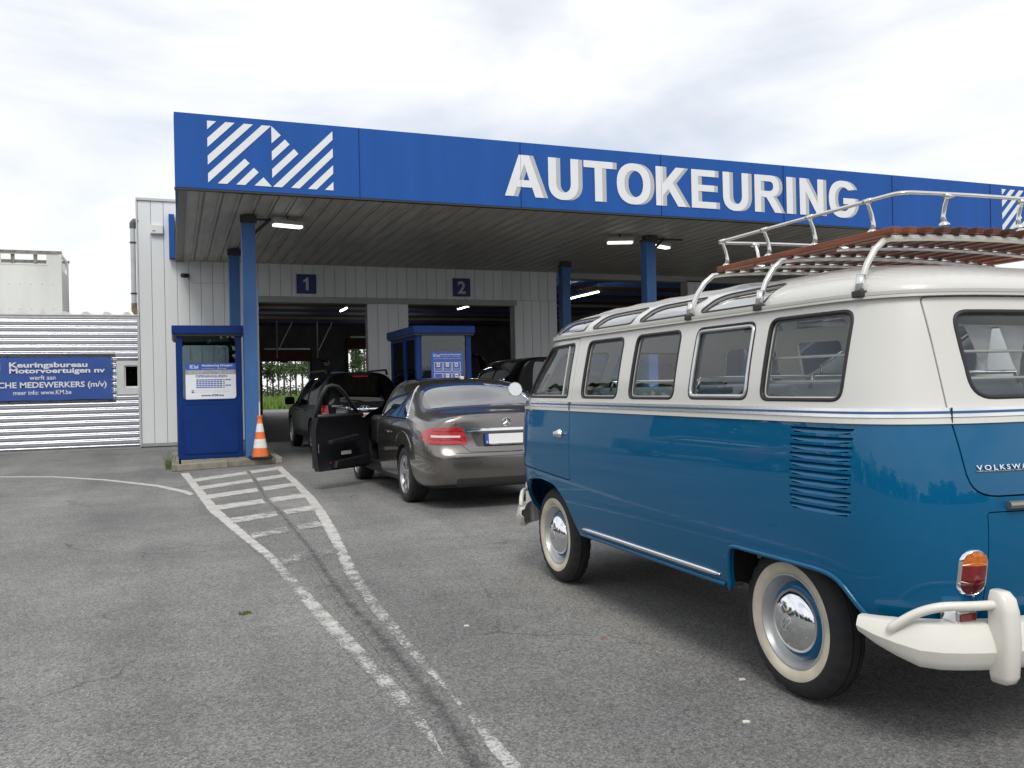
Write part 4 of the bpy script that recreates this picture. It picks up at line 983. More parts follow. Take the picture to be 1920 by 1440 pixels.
# wheels
TYRE = mat('tyre', (.018,.018,.019), .75, var=.2, vscale=30); WWALL = mat('whitewall', (.58,.53,.42), .6, var=.22, vscale=8, detail=9); RIMS = mat('wheel_silver', (.58,.58,.57), .35, metal=.55, var=.08)
def bus_wheel(x, y, s_):
    R0 = .323
    t = bpy.data.objects.new('wheel', None); C.objects.link(t); t.parent = bus; t.location = (x, y, R0)
    f = lambda pr: [(s_*(a if a > 0 else a*.5), b) for a, b in pr]
    MB().lathe(f([(-.07,.200),(-.086,.235),(-.087,.268),(-.078,.298),(-.060,.314),(-.040,.321),(-.037,.313),(-.033,.3135),(-.030,.3225),(-.004,.3235),(-.002,.314),(.002,.314),(.004,.3235),(.030,.3225),(.033,.3135),(.037,.313),(.040,.321),(.060,.314),(.078,.298),(.087,.268),(.0875,.2465)]), seg=112, jag=(3,4,17,18)).build('tyre', TYRE, t, auto=35)
    MB().lathe(f([(.0875,.2465),(.089,.240),(.0865,.222),(.080,.207),(.072,.200)]), seg=80).build('whitewall', WWALL, t, smooth=True)
    MB().lathe(f([(.068,.202),(.077,.198),(.077,.192),(.062,.186),(.052,.180),(.030,.172),(.022,.160)]), seg=80).build('rim_ring', RIMS, t, auto=60)
    MB().lathe(f([(-.05,.18),(.022,.168),(.030,.160),(.046,.152),(.052,.140),(.046,.120),(.03,.05)]), seg=64).build('wheel_disc', BBLUE, t, smooth=True)
    cap = MB().lathe(f([(.046,.134),(.058,.1335),(.070,.124),(.088,.098),(.099,.065),(.104,.038),(.105,.034),(.106,.001)]), seg=64).build('hubcap', CHROME, t, smooth=True)
    rg = MB(); rg.tube([(s_*.1035, .036*math.cos(a*PI/12), .036*math.sin(a*PI/12)) for a in range(24)], .0022, 5, closed=True)
    for pts in ([(-.020,.022),(-.010,-.002),(0,.020),(.010,-.002),(.020,.022)], [(-.030,.006),(-.013,-.028),(0,-.004),(.013,-.028),(.030,.006)]): rg.tube([(s_*.1065, s_*a, b) for a, b in pts], .0018, 5)
    rg.build('cap_emblem', ALU, cap, smooth=True)
    return t
for s_ in (-1, 1):
    bus_wheel(s_*.678, 0, s_); bus_wheel(s_*.682, 2.41, s_)

# rear lights, reflectors, script, handle
def rear_light(x0, s_):
    z0, z1, hw = .585, .737, .041
    def stad(off):
        o_ = []; r_ = hw+off; zc0, zc1 = z0+hw, z1-hw
        for k_ in range(17): an_ = PI+PI*k_/16; o_.append((x0+r_*math.cos(an_), zc0+r_*math.sin(an_)))
        for k_ in range(17): an_ = PI*k_/16; o_.append((x0+r_*math.cos(an_), zc1+r_*math.sin(an_)))
        return dense(o_, .012) if off == 0 else o_
    lp = stad(0); yb0 = lambda x, z: rear(x, z)
    lt = MB(); a = [(x, yb0(x, z)+.002, z) for x, z in stad(.0075)]; b = [(x, yb0(x, z)-.007, z) for x, z in stad(.0055)]; c_ = [(x, yb0(x, z)-.010, z) for x, z in stad(.002)]; d_ = [(x, yb0(x, z)-.006, z) for x, z in stad(-.0015)]
    n = len(a); lt.add(a+b+c_+d_, [(j*n+i, j*n+(i+1) % n, (j+1)*n+(i+1) % n, (j+1)*n+i) for j in range(3) for i in range(n)])
    o = lt.build('tail_light', CHROME, bus, auto=60)
    for zz0, zz1, ma in ((.6875,.737,mat('amber_lens', (.55,.13,.008), .15, coat=1, var=.2, vscale=60)), (.635,.6865,mat('red_lens', (.20,.005,.009), .12, coat=1, var=.2, vscale=60)), (.585,.634,mat('dark_red_lens', (.10,.003,.005), .12, coat=1, var=.3, vscale=60))):
        q = [(x, min(max(z, zz0), zz1)) for x, z in lp]
        def bulge(x, z): return (x, rear(x, z)-.0075-.010*max(0, 1-((x-x0)/hw)**2)*max(0, 1-((z-.661)/.078)**4), z)
        ringfill(MB(), q, bulge, (1,.8,.5,.2)).build('lens', ma, o, smooth=True, fix=False)
    MB().lathe([(-.004,.0005),(-.003,.004),(0,.0045)], o=(x0, rear(x0,z1+.004)-.016, z1+.004), ax='y', seg=8).build('screw', ALU, o); MB().lathe([(-.004,.0005),(-.003,.004),(0,.0045)], o=(x0, rear(x0,z0-.004)-.016, z0-.004), ax='y', seg=8).build('screw', ALU, o)
rear_light(-.598, -1); rear_light(.598, 1)
sx = text_mesh('VOLKSWAGEN', .012, .02, 1.45)
co_ = np.zeros(len(sx.vertices)*3); sx.vertices.foreach_get('co', co_); co_ = co_.reshape(-1,3); a_, b_ = co_[:,0].min(), co_[:,0].max()
new = []
for p in co_:
    x = -.572+(p[0]-a_)/(b_-a_)*.29; z = 1.016+p[1]*.024; new.append((x, rear(x, z)-.004-p[2]*.12, z))
sx.vertices.foreach_set('co', np.array(new, dtype=np.float32).ravel()); sx.update(); put('script_lettering', sx, CHROME, gate)
MB().tube([(x, rear(x,1.012)-.004, 1.0115) for x in (-.574,-.48,-.38,-.28)], .0020, 5).build('script_bar', CHROME, gate)
MB().tube([(x, rear(x,.885)-.012, .893) for x in (-.475,-.44,-.2,.2,.44,.475)], .014, 8).build('gate_handle', mat('dull_alloy', (.33,.31,.27), .4, metal=.8), gate)
MB().box(-.45,-.40,-.80,-.73,.80,.825).build('lid_catch', CHROME, lidp)
# rear bumper with overriders and side tubes
def bump_path(off, z, y_end):
    L_ = []
    x = 0.0
    o_ = [(px_, py) for px_, py in outline(.47, off) if px_ <= 0.001 and py < y_end]
    o_.sort(key=lambda p: (p[1] if p[0] < -.7 else -9+abs(p[0])*.001))
    return o_
ol = [p for p in outline(.52, .055) if p[1] < -.512]
lft = sorted([p for p in ol if p[0] <= 0], key=lambda p: math.atan2(p[1]+.1, p[0])); 
path = [p for p in ol]
path.sort(key=lambda p: math.atan2(p[0], -(p[1]+.25)))
bm_ = MB(); sec = [(-.025,.502),(.026,.500),(.034,.496),(.047,.468),(.058,.437),(.064,.410),(.061,.402),(.050,.372),(.036,.346),(.028,.341),(-.01,.338),(-.012,.345),(.022,.352),(.046,.410),(.022,.488),(-.025,.494)]
n = len(path); VS = []
for i, p in enumerate(path):
    a, b = Vector(path[max(0,i-1)]), Vector(path[min(n-1,i+1)]); t = (b-a).normalized(); nn = Vector((t.y, -t.x)); P0 = Vector(p)
    e = min(i, n-1-i)/(n/2); tp = min(1, .26+e*4.0); rise = .0
    for o_, z in sec:
        zz = .492+(z-.492)*tp**.75+rise; VS.append((P0.x+nn.x*o_*(.4+.6*tp), P0.y+nn.y*o_*(.4+.6*tp), zz))
k = len(sec); bm_.add(VS, [(i*k+j, i*k+(j+1) % k, (i+1)*k+(j+1) % k, (i+1)*k+j) for i in range(n-1) for j in range(k)]+[tuple(range(k)), tuple(reversed(range((n-1)*k, n*k)))])
rb = bm_.build('rear_bumper', BUMP, bus, auto=32)
RYB = rear(-.66,.5)
for s_ in (-1, 1):
    ov = MB(); c0 = Vector((s_*.566, rear(.566,.47)-.118))
    lv = [(.300,.018,.028),(.308,.028,.044),(.33,.034,.054),(.45,.036,.062),(.55,.036,.056),(.590,.034,.046),(.612,.026,.030),(.616,.016,.018)]
    vs = []
    for z, hw, dp in lv:
        for q in round_poly([(-hw,.02),(hw,.02),(hw,-dp),(-hw,-dp)], [.005,.005,.025,.025], 3): vs.append((c0.x+q[0], c0.y+q[1], z))
    q = len(vs)//len(lv); ov.add(vs, [(i*q+j, i*q+(j+1) % q, (i+1)*q+(j+1) % q, (i+1)*q+j) for i in range(len(lv)-1) for j in range(q)]+[tuple(reversed(range(q))), tuple(range((len(lv)-1)*q, len(lv)*q))])
    ov.build('overrider', BUMP, rb, auto=40)
    xs_ = [.64,.70,.755,.80,.832,.850]; 
    oo = sorted([p for p in outline(.5, .112) if p[0] < -.55 and p[1] < -.655], key=lambda p: math.atan2(-p[0], -(p[1]+.25))); oo = oo[:]
    cv = []; no = len(oo)
    for i_, p in enumerate(oo):
        u_ = i_/(no-1); cv.append(Vector((-s_*p[0]*-1, p[1]+.004, .568-.008*u_-.075*max(0, (u_-.60)/.40)**1.8)))
    tp_ = [cv[-1]+Vector((-s_*.002, .010, -.012))]
    cv.append(tp_[-1])
    for _ in range(3): cv = [cv[0]]+[q_ for a_0, b_0 in zip(cv, cv[1:]) for q_ in (a_0*.75+b_0*.25, a_0*.25+b_0*.75)]+[cv[-1]]
    MB().tube(cv, .0165, 12).build('guard_tube', BUMP, rb, smooth=True)
    rf = MB(); yc = rear(.655,.51)-.02; rf.box(s_*.652-.045, s_*.652+.045, yc-.062, yc+.02, .497, .547); ro_ = rf.build('reflector', CHROME, bus, bevel=.010)
    MB().box(s_*.652-.037, s_*.652+.037, yc-.066, yc-.06, .505, .533).build('lens', mat('red_lens'), ro_, bevel=.003)
# front bumper
fo = [p for p in outline(.52, .055) if p[1] > 2.70]; fo.sort(key=lambda p: math.atan2(p[0], p[1]-2.2)); n = len(fo); VS = []; fb = MB()
for i, p in enumerate(fo):
    a, b = Vector(fo[max(0,i-1)]), Vector(fo[min(n-1,i+1)]); t = (b-a).normalized(); nn = Vector((-t.y, t.x)); e = min(i, n-1-i)/(n/2); tp = min(1, .35+e*6)
    for o_, z in sec: VS.append((p[0]+nn.x*o_*tp, p[1]+nn.y*o_*tp, .45+(z-.468)*tp))
fb.add(VS, [(i*k+j, i*k+(j+1) % k, (i+1)*k+(j+1) % k, (i+1)*k+j) for i in range(n-1) for j in range(k)]+[tuple(range(k)), tuple(reversed(range((n-1)*k, n*k)))])
fbo = fb.build('front_bumper', BUMP, bus, auto=50)
for s_ in (-1, 1):
    MB().box(s_*.66-.04, s_*.66+.04, front(.66,.5)+.04, front(.66,.5)+.16, .32, .62).build('overrider', BUMP, fbo, bevel=.025)
    oo = sorted([p for p in outline(.5, .075) if p[0] < -.60 and p[1] > 2.76], key=lambda p: -p[1]); no = len(oo)
    MB().tube([(-s_*p[0]*-1, p[1], .570-.09*max(0, (i_/(no-1)-.6)/.4)**1.6) for i_, p in enumerate(oo)], .0165, 10).build('guard_tube', BUMP, fbo, smooth=True)
    hl = MB().lathe([(.0,.10),(.02,.095),(.035,.07),(.04,.001)], o=(s_*.56, front(.56,.83)-.01, .83), ax='y', seg=32).build('headlight', glass('lamp_glass', (.7,.75,.75)), bus, smooth=True)
    MB().lathe([(-.02,.125),(.02,.12),(.025,.105),(.01,.098)], o=(s_*.56, front(.56,.83)-.01, .83), ax='y', seg=32).build('headlight_ring', CHROME, hl, smooth=True)
em = MB().tube([(.17*math.cos(a*PI/20), front(0,.98)+.01, .98+.17*math.sin(a*PI/20)) for a in range(40)], .012, 6, closed=True)
em.build('front_emblem', CREAM, bus, smooth=True)
# mirror on the left door
MB().tube([(-(half(2.52,1.20)), 2.52, 1.165), (-(half(2.52,1.20)+.025), 2.53, 1.175), (-(half(2.52,1.2)+.028), 2.53, 1.24), (-(half(2.52,1.2)+.10), 2.56, 1.30)], .006, 6).build('mirror_arm', CHROME, bus, smooth=True)
mc = Vector((-(half(2.52,1.2)+.12), 2.57, 1.318))
Mm = Matrix.Translation(mc) @ Matrix.Rotation(math.radians(-14), 4, 'Z') @ Matrix.Rotation(math.radians(-6), 4, 'X')
mm = MB().lathe([(-.012,.044),(-.014,.047),(-.006,.050),(.004,.049),(.018,.036),(.026,.001)], ax='y', seg=32).mesh('mirror'); mm.transform(Mm); mo_ = put('mirror', mm, CHROME, bus, auto=40)
mm = MB().lathe([(-.0115,.0005),(-.0115,.0445)], ax='y', seg=32).mesh('mirror_glass'); mm.transform(Mm); put('mirror_glass', mm, mat('mirror_glass', (.66,.68,.69), .02, metal=1), mo_)
# interior
box('cab_floor', -.70, .70, 1.83, 2.80, .80, .82, INT, bus)
box('cabin_floor', -.79, .79, .37, 1.82, .50, .52, mat('floor_mat', (.30,.30,.29), .8), bus)
box('luggage_deck', -.66, .66, -.58, .0, 1.17, 1.185, mat('deck_lining', (.50,.50,.47), .8), bus)
def bench(y, zt_, nm):
    b = MB(); b.box(-.70,.70,y-.02,y+.46,.80,.92); sb = b.build(nm, SEATB, bus, bevel=.05, bseg=4)
    MB().box(-.70,.70,y-.10,y+.02,.88,zt_).build('backrest', SEATB, sb, bevel=.045, bseg=4)
    MB().box(-.66,.66,y+.03,y+.40,.52,.80).build('base', INT, sb)
    MB().tube([(-.62,y-.11,zt_-.02),(-.60,y-.11,zt_+.035),(.60,y-.11,zt_+.035),(.62,y-.11,zt_-.02)], .010, 8).build('grab_rail', CHROME, sb, smooth=True)
bench(.12, 1.325, 'bench_seat'); bench(.98, 1.325, 'bench_seat'); bench(1.95, 1.315, 'front_seat')
box('bulkhead', -.80, .80, 1.845, 1.865, .52, 1.10, INT, bus)
sw = MB(); Ms = Matrix.Translation((-.38, 2.56, 1.22)) @ Matrix.Rotation(math.radians(28), 4, 'X')
sw.tube([tuple(Ms @ Vector((.21*math.cos(a*PI/20), .21*math.sin(a*PI/20), 0))) for a in range(40)], .011, 8, closed=True); sw.tube([tuple(Ms @ Vector((-.2,0,0))), tuple(Ms @ Vector((0,-.01,-.03))), tuple(Ms @ Vector((.2,0,0)))], .010, 6); sw.tube([tuple(Ms @ Vector((0,0,-.03))), (-.38, 2.78, .75)], .02, 8)
sw.build('steering_wheel', mat('ivory', (.6,.58,.5), .4), bus, smooth=True)
MB().box(-.72,.72,2.86,3.04,.95,1.17).build('dashboard', BBLUE, bus, bevel=.03)
for i, zz in enumerate((1.335, 1.435)):
    MB().tube([(-.55, rear(-.55,zz)+.06, zz), (0, rear(0,zz)+.06, zz), (.55, rear(.55,zz)+.06, zz)], .006, 8).build('rear_guard_bar', WHITEP, bus, smooth=True)
    for s_ in (-1, 1): MB().tube([(s_*(half(y,zz)-.06), y, zz) for y in (-.43,-.2,.06)], .006, 8).build('side_guard_bar', WHITEP, bus, smooth=True)
for a, b in ((1.335,1.195),(.742,.607),(.145,.053),(-.412,-.50),(1.925,1.79)):
    pass
# bunting in the rear window
bt = thing('bunting', 'string of white triangular flags behind the rear window of the bus', 'bunting', (BUSX, BUSY, 0))
ybt = rear(0,1.5)+.10
MB().tube([(-.58, ybt+.09, 1.545), (-.3, ybt, 1.532), (0, ybt-.01, 1.527), (.3, ybt, 1.532), (.58, ybt+.09, 1.545)], .003, 5).build('string', WHITEP, bt)
FLAG = cloth_mat('flag_cloth', (.92,.92,.94))
for i in range(7):
    x = -.56+i*.163; y = ybt+.06*(abs(x+.07)/.52)**3; h_ = .178+.012*((i*7) % 3-1); tx = x+.07+.012*((i*5) % 3-1); V_ = []
    for r in range(5):
        f_ = r/5
        for c_ in range(5): V_.append((x+(tx-x)*f_+.146*(1-f_)*c_/4, y+.008*math.sin(c_*1.7+i)-.004*r, 1.532-h_*f_))
    V_.append((tx, y-.02, 1.532-h_))
    MB().add(V_, [(r*5+c_, r*5+c_+1, (r+1)*5+c_+1, (r+1)*5+c_) for r in range(4) for c_ in range(4)]+[(20+c_, 21+c_, 25) for c_ in range(4)]).build('flag', FLAG, bt, smooth=True, fix=False)
    if i == 0: text('flag_print', 'ME', x+.004, x+.055, 1.470, .030, y-.016, mat('flag_ink', (.25,.38,.42), .7), bt)

# ------------------------------------------------------------------ roof rack
rk = thing('roof_rack', 'wooden slatted roof rack with polished rails on top of the bus', 'roof rack', (BUSX, BUSY, 0))
MAHO = [mat('mahogany_%d' % i, c, .42, spec=.3, coat=.15, var=.32, vscale=7, stretch=(9,1,9), detail=6, coatr=.12) for i, c in enumerate([(.13,.034,.013), (.19,.050,.017), (.095,.028,.012), (.07,.023,.012)])]
RY0, RY1 = -.475, .655
def rz(x): return 1.900+.022*(1-(x/.62)**2)
MET = mat('rack_metal', (.74,.74,.72), .20, metal=.9, var=.06, vscale=12)
METW = mat('rack_cream', (.66,.65,.60), .28, metal=.25)
nsl = 15
for i in range(nsl):
    x = -.615+i*1.23/(nsl-1)
    MB().box(x-.021, x+.021, RY0+(.0 if 0 < i < nsl-1 else -.01), RY1, rz(x)-.011, rz(x)+.013).build('slat', MAHO[[1,1,0,2,3,2,2,3,2,0,3,2,0,1,1][i]], rk, bevel=.003)
for yb, yf_ in ((-.43,-.43), (.128,.128), (.672-.03,.672)):
    pts = []
    gx = half(yf_, 1.655)+.016
    fpts = [(gx, 1.660), (gx-.012, 1.71), (gx-.040, 1.775), (gx-.080, 1.832), (gx-.125, 1.868), (.595, rz(.6)-.024)]
    for s_ in (-1,):
        pts += [(-a, yf_+(yb-yf_)*j/5, b) for j, (a, b) in enumerate(fpts)]
    pts += [(-.6+1.2*j/12, yb, rz(-.6+1.2*j/12)-.024) for j in range(1, 12)]
    pts += [(a, yf_+(yb-yf_)*j/5, b) for j, (a, b) in reversed(list(enumerate(fpts)))]
    bwo = MB().tube(pts, .0125, 10).build('support_bow', MET if yb > -.4 else METW, rk, smooth=True)
    for s_ in (-1, 1):
        x = s_*gx
        MB().box(x-.016, x+.016, yf_-.026, yf_+.026, 1.648, 1.674).build('gutter_clamp', mat('clamp_dark', (.06,.06,.06), .5, metal=.6), bwo, bevel=.005)
        MB().tube([(x, yf_-.0, 1.672), (x-s_*.012, yf_, 1.735)], .017, 10).build('foot_sleeve', MET, bwo, smooth=True)
for yb in (-.15, .40): MB().tube([(-.60+1.2*j/12, yb, rz(-.6+1.2*j/12)-.022) for j in range(13)], .010, 8).build('cross_bar', MET, rk, smooth=True)
ZRL = 2.032
def corner_path(r=.07):
    return [(p[0], p[1], ZRL+.012*(1-(p[0]/.66)**2)) for p in dense(round_poly([(-.635,RY0-.05),(.635,RY0-.05),(.635,RY1+.0),(-.635,RY1+.0)], r, 6), .1)]
MB().tube(corner_path(), .0078, 10, closed=True).build('rail', MET, rk, smooth=True)
def rpost(x, y, dx, dy):
    b = Vector((x-dx*.02, y-dy*.02, rz(x)+.012)); pts = [b, b+Vector((-dx*.006, -dy*.006, .035)), b+Vector((dx*.004, dy*.004, .075)), b+Vector((dx*.018, dy*.018, .105)), Vector((x+dx*.0, y+dy*.0, ZRL))]
    q = MB().tube(pts, [.012,.0085,.008,.0075,.0075], 8).build('rail_post', MET, rk, smooth=True)
    MB().lathe([(0,.020),(.006,.019),(.014,.010)], o=tuple(b-Vector((0,0,.001))), ax='z', seg=14).build('post_foot', MET, q, smooth=True)
    MB().tube([(x-abs(dy)*.02, y-abs(dx)*.02, ZRL), (x+abs(dy)*.02, y+abs(dx)*.02, ZRL)], .0115, 10).build('rail_collar', MET, q, smooth=True)
for s_ in (-1, 1):
    for y in (.60, .275, -.03, -.36): rpost(s_*.635, y, s_, 0)
for x in (-.40, 0, .40): rpost(x, RY0-.05, 0, -1); rpost(x, RY1, 0, 1)
# ------------------------------------------------------------------ cars: one lofted cage each, smoothed, then split into parts
def loft_cage(stations, fmat):
    """stations rear to front, each ten (x,y,z) from the underside up to the roof centre; fmat(i, k, side) gives the material slot"""
    ns, nk = len(stations), 10; ring = []
    v = []; f = []; m_ = []
    for st in stations:
        ids = []
        for (x, y, z) in st: ids.append(len(v)); v.append((-x, y, z))
        for (x, y, z) in reversed(st[:-1]): ids.append(len(v)); v.append((x, y, z))
        ring.append(ids)
    n = 19
    for i in range(ns-1):
        for j in range(n):
            a, b = ring[i], ring[i+1]; j2 = (j+1) % n
            f.append((a[j], a[j2], b[j2], b[j])); k = j if j < 9 else (17-j if j < 18 else -1); m_.append(fmat(i, k, -1 if j < 9 else 1))
    for i, rv in ((0, True), (ns-1, False)):
        r = ring[i]
        for k in range(8):
            q = (r[k], r[k+1], r[17-k], r[18-k]); f.append(q if not rv else tuple(reversed(q))); m_.append(fmat(-1 if i == 0 else ns, k, 0))
        q = (r[8], r[9], r[10]); f.append(q if not rv else tuple(reversed(q))); m_.append(fmat(-1 if i == 0 else ns, 8, 0))
    me = bpy.data.meshes.new('cage'); me.from_pydata(v, [], f); me.polygons.foreach_set('material_index', m_)
    b = bmesh.new(); b.from_mesh(me); bmesh.ops.recalc_face_normals(b, faces=b.faces); b.to_mesh(me); b.free(); me.update()
    return me
def smooth_cage(me, creases, lev=3):
    """creases: function(edge v1, v2) -> weight"""
    at = me.attributes.new('crease_edge', 'FLOAT', 'EDGE')
    at.data.foreach_set('value', [creases(me.vertices[e.vertices[0]].co, me.vertices[e.vertices[1]].co) for e in me.edges])
    for k in range(8): me.materials.append(BLACK)
    o = bpy.data.objects.new('t', me); C.objects.link(o); md = o.modifiers.new('s', 'SUBSURF'); md.levels = lev; md.render_levels = lev
    r = bpy.data.meshes.new_from_object(o.evaluated_get(bpy.context.evaluated_depsgraph_get())); bpy.data.objects.remove(o); return r
def split_mats(me, names, mats, parent, src_normals=None, xf=None):
    """one object for each (slot); keeps the smooth normals of the whole"""
    cn = [tuple(l.vector) for l in me.corner_normals]; objs = {}
    for slot, nm in names.items():
        idx = {}; vs = []; fs = []; nn = []
        for p in me.polygons:
            if p.material_index != slot: continue
            q = []
            for li in p.loop_indices:
                vi = me.loops[li].vertex_index
                if vi not in idx: idx[vi] = len(vs); vs.append(tuple(me.vertices[vi].co))
                q.append(idx[vi]); nn.append(cn[li])
            fs.append(q)
        if not fs: continue
        m2 = bpy.data.meshes.new(nm); m2.from_pydata(vs, [], fs); m2.shade_smooth(); m2.normals_split_custom_set(nn)
        objs[slot] = put(nm, m2, mats[slot], parent)
    return objs
def bvh_of(me):
    return BVHTree.FromPolygons([v.co for v in me.vertices], [tuple(p.vertices) for p in me.polygons])
def patch(name, loop, bvh, frm, right, upv, direc, off, ma, parent, rings=(1,.8,.55,.3,.1), step=.03, thick=0):
    """a 2d outline projected along direc on to the body, lying off metres proud of it"""
    frm, right, upv, direc = Vector(frm), Vector(right), Vector(upv), Vector(direc).normalized()
    def fm(u, v):
        o = frm+right*u+upv*v; h = bvh.ray_cast(o, direc, 6)
        if h[0] is None: return tuple(o+direc*1.2)
        nn = h[1] if h[1].dot(direc) < 0 else -h[1]
        return tuple(h[0]+(-direc)*off)
    lp = dense(loop, step); mb = ringfill(MB(), lp, fm, rings)
    n = len(lp); e = [tuple(Vector(mb.v[i])+direc*(off+.006)) for i in range(n)]
    mb.add([mb.v[i] for i in range(n)]+e, [(i, (i+1) % n, n+(i+1) % n, n+i) for i in range(n)])
    return mb.build(name, ma, parent, auto=50, fix=False)
def seam(name, pts, bvh, direc, r, ma, parent, start=1.5, off=0):
    d = Vector(direc).normalized(); out_ = []
    P = [Vector(p) for p in pts]; Q = []
    for a, b in zip(P, P[1:]):
        k = max(1, int((b-a).length/.04))
        for j in range(k): Q.append(a+(b-a)*j/k)
    Q.append(P[-1])
    for q in Q:
        h = bvh.ray_cast(q-d*start, d, 5)
        if h[0] is not None: out_.append(h[0]-d*off)
    if len(out_) > 1: return MB().tube(out_, r, 5).build(name, ma, parent, smooth=True)
def alloy_wheel(parent, x, y, s_, R0=.325, spokes=5, rimr=.225, name='wheel', twin=True):
    t = bpy.data.objects.new(name, None); C.objects.link(t); t.parent = parent; t.location = (x, y, R0)
    f = lambda pr: [(s_*a, b) for a, b in pr]; g = rimr
    MB().lathe(f([(-.10,g),(-.115,g+.03),(-.112,R0-.03),(-.095,R0-.008),(-.06,R0),(-.03,R0),(-.027,R0-.007),(-.023,R0-.007),(-.02,R0),(.02,R0),(.023,R0-.007),(.027,R0-.007),(.03,R0),(.06,R0),(.095,R0-.008),(.112,R0-.03),(.115,g+.03),(.10,g)]), seg=72).build('tyre', TYRE, t, auto=35)
    ALW = mat('alloy', (.46,.46,.47), .28, metal=.85)
    MB().lathe(f([(.10,g+.004),(.106,g),(.10,g-.010),(.06,g-.018),(-.08,g-.022)]), seg=64).build('rim', ALW, t, auto=50)
    MB().lathe(f([(-.03,g-.02),(-.03,.02)]), seg=40).build('brake', DARK, t)
    MB().lathe(f([(.03,.075),(.075,.065),(.085,.045),(.088,.001)]), seg=32).build('hub', ALW, t, auto=50)
    for k in range(spokes):
        for dd in ((-.16,.16) if twin else (0,)):
            a = 2*PI*k/spokes+.3; a2 = a+dd
            c0, c1 = Vector((0, math.cos(a+dd*.5), math.sin(a+dd*.5))), Vector((0, math.cos(a2), math.sin(a2))); w0 = Vector((0,-math.sin(a2), math.cos(a2)))
            hw0, hw1 = (.017,.016) if twin else (.03,.024)
            p0, p1 = c0*.05, c1*(g-.008); vs = []
            for p, hw, xo in ((p0,hw0,.082),(p1,hw1,.094)):
                for dx, sw in ((0,-1),(0,1),(-.03,1.1),(-.03,-1.1)): vs.append(p+w0*hw*sw+Vector((s_*(xo+dx),0,0)))
            MB().add(vs, [(0,1,5,4),(1,2,6,5),(2,3,7,6),(3,0,4,7),(0,3,2,1),(4,5,6,7)]).build('spoke', ALW, t, bevel=.004)
    return t

GUN = mat('gunmetal_paint', (.205,.19,.174), .25, metal=.9, coat=1, var=.04, vscale=2)
CGL = glass('car_glass', (.22,.27,.29), refl=2.8, add=.12)
CINT = mat('car_interior', (.012,.012,.013), .6)
RLENS = mat('car_red_lens', (.42,.010,.014), .10, coat=1, var=.15, vscale=50)

def sedan_stations():
    low = lambda y, w=1.: [(.76*w,y,.20),(.875*w,y,.225),(.915*w,y,.43),(.928*w,y,.66)]
    return [
     [(.52,-1.05,.25),(.60,-1.09,.28),(.64,-1.125,.42),(.64,-1.12,.60),(.64,-1.045,.70),(.64,-1.03,.92),(.62,-1.025,.985),(.50,-1.005,1.015),(.25,-1.0,1.025),(0,-1.0,1.03)],
     [(.70,-.95,.23),(.80,-.98,.26),(.845,-1.01,.42),(.855,-1.005,.60),(.85,-.955,.71),(.80,-.945,.91),(.74,-.95,.985),(.58,-.955,1.028),(.29,-.955,1.04),(0,-.955,1.045)],
     [(.76,-.68,.21),(.86,-.68,.235),(.905,-.70,.42),(.918,-.70,.64),(.912,-.69,.78),(.865,-.68,.935),(.79,-.69,1.01),(.62,-.72,1.062),(.31,-.73,1.075),(0,-.735,1.08)],
     low(-.38)+[(.925,-.38,.83),(.885,-.38,.965),(.825,-.44,1.035),(.735,-.43,1.068),(.37,-.46,1.085),(0,-.465,1.095)],
     low(.0)+[(.928,.0,.84),(.885,.0,.975),(.825,-.04,1.09),(.705,-.11,1.250),(.35,-.13,1.278),(0,-.135,1.287)],
     low(.34)+[(.928,.34,.84),(.88,.34,.978),(.81,.28,1.15),(.675,.20,1.375),(.34,.17,1.416),(0,.16,1.428)],
     low(.70)+[(.928,.70,.84),(.88,.70,.975),(.80,.68,1.175),(.66,.66,1.415),(.33,.66,1.459),(0,.66,1.468)],
     low(1.32)+[(.925,1.32,.84),(.877,1.32,.968),(.80,1.32,1.17),(.655,1.32,1.425),(.33,1.32,1.469),(0,1.32,1.478)],
     low(1.85)+[(.922,1.85,.83),(.874,1.85,.960),(.805,1.82,1.11),(.64,1.75,1.385),(.32,1.73,1.433),(0,1.72,1.444)],
     low(2.36)+[(.918,2.36,.82),(.87,2.36,.945),(.82,2.34,1.00),(.66,2.44,1.043),(.31,2.56,1.055),(0,2.60,1.06)],
     low(2.95,.995)+[(.91,2.95,.78),(.86,2.95,.88),(.76,2.95,.93),(.54,3.0,.962),(.27,3.02,.975),(0,3.02,.98)],
     [(.74,3.45,.21),(.83,3.45,.24),(.87,3.45,.42),(.87,3.45,.60),(.84,3.44,.72),(.77,3.44,.79),(.68,3.45,.83),(.48,3.48,.86),(.24,3.50,.87),(0,3.50,.875)],
     [(.52,3.66,.24),(.62,3.68,.27),(.66,3.70,.42),(.66,3.70,.58),(.64,3.68,.67),(.60,3.66,.72),(.55,3.64,.75),(.42,3.62,.775),(.21,3.62,.785),(0,3.62,.79)]]
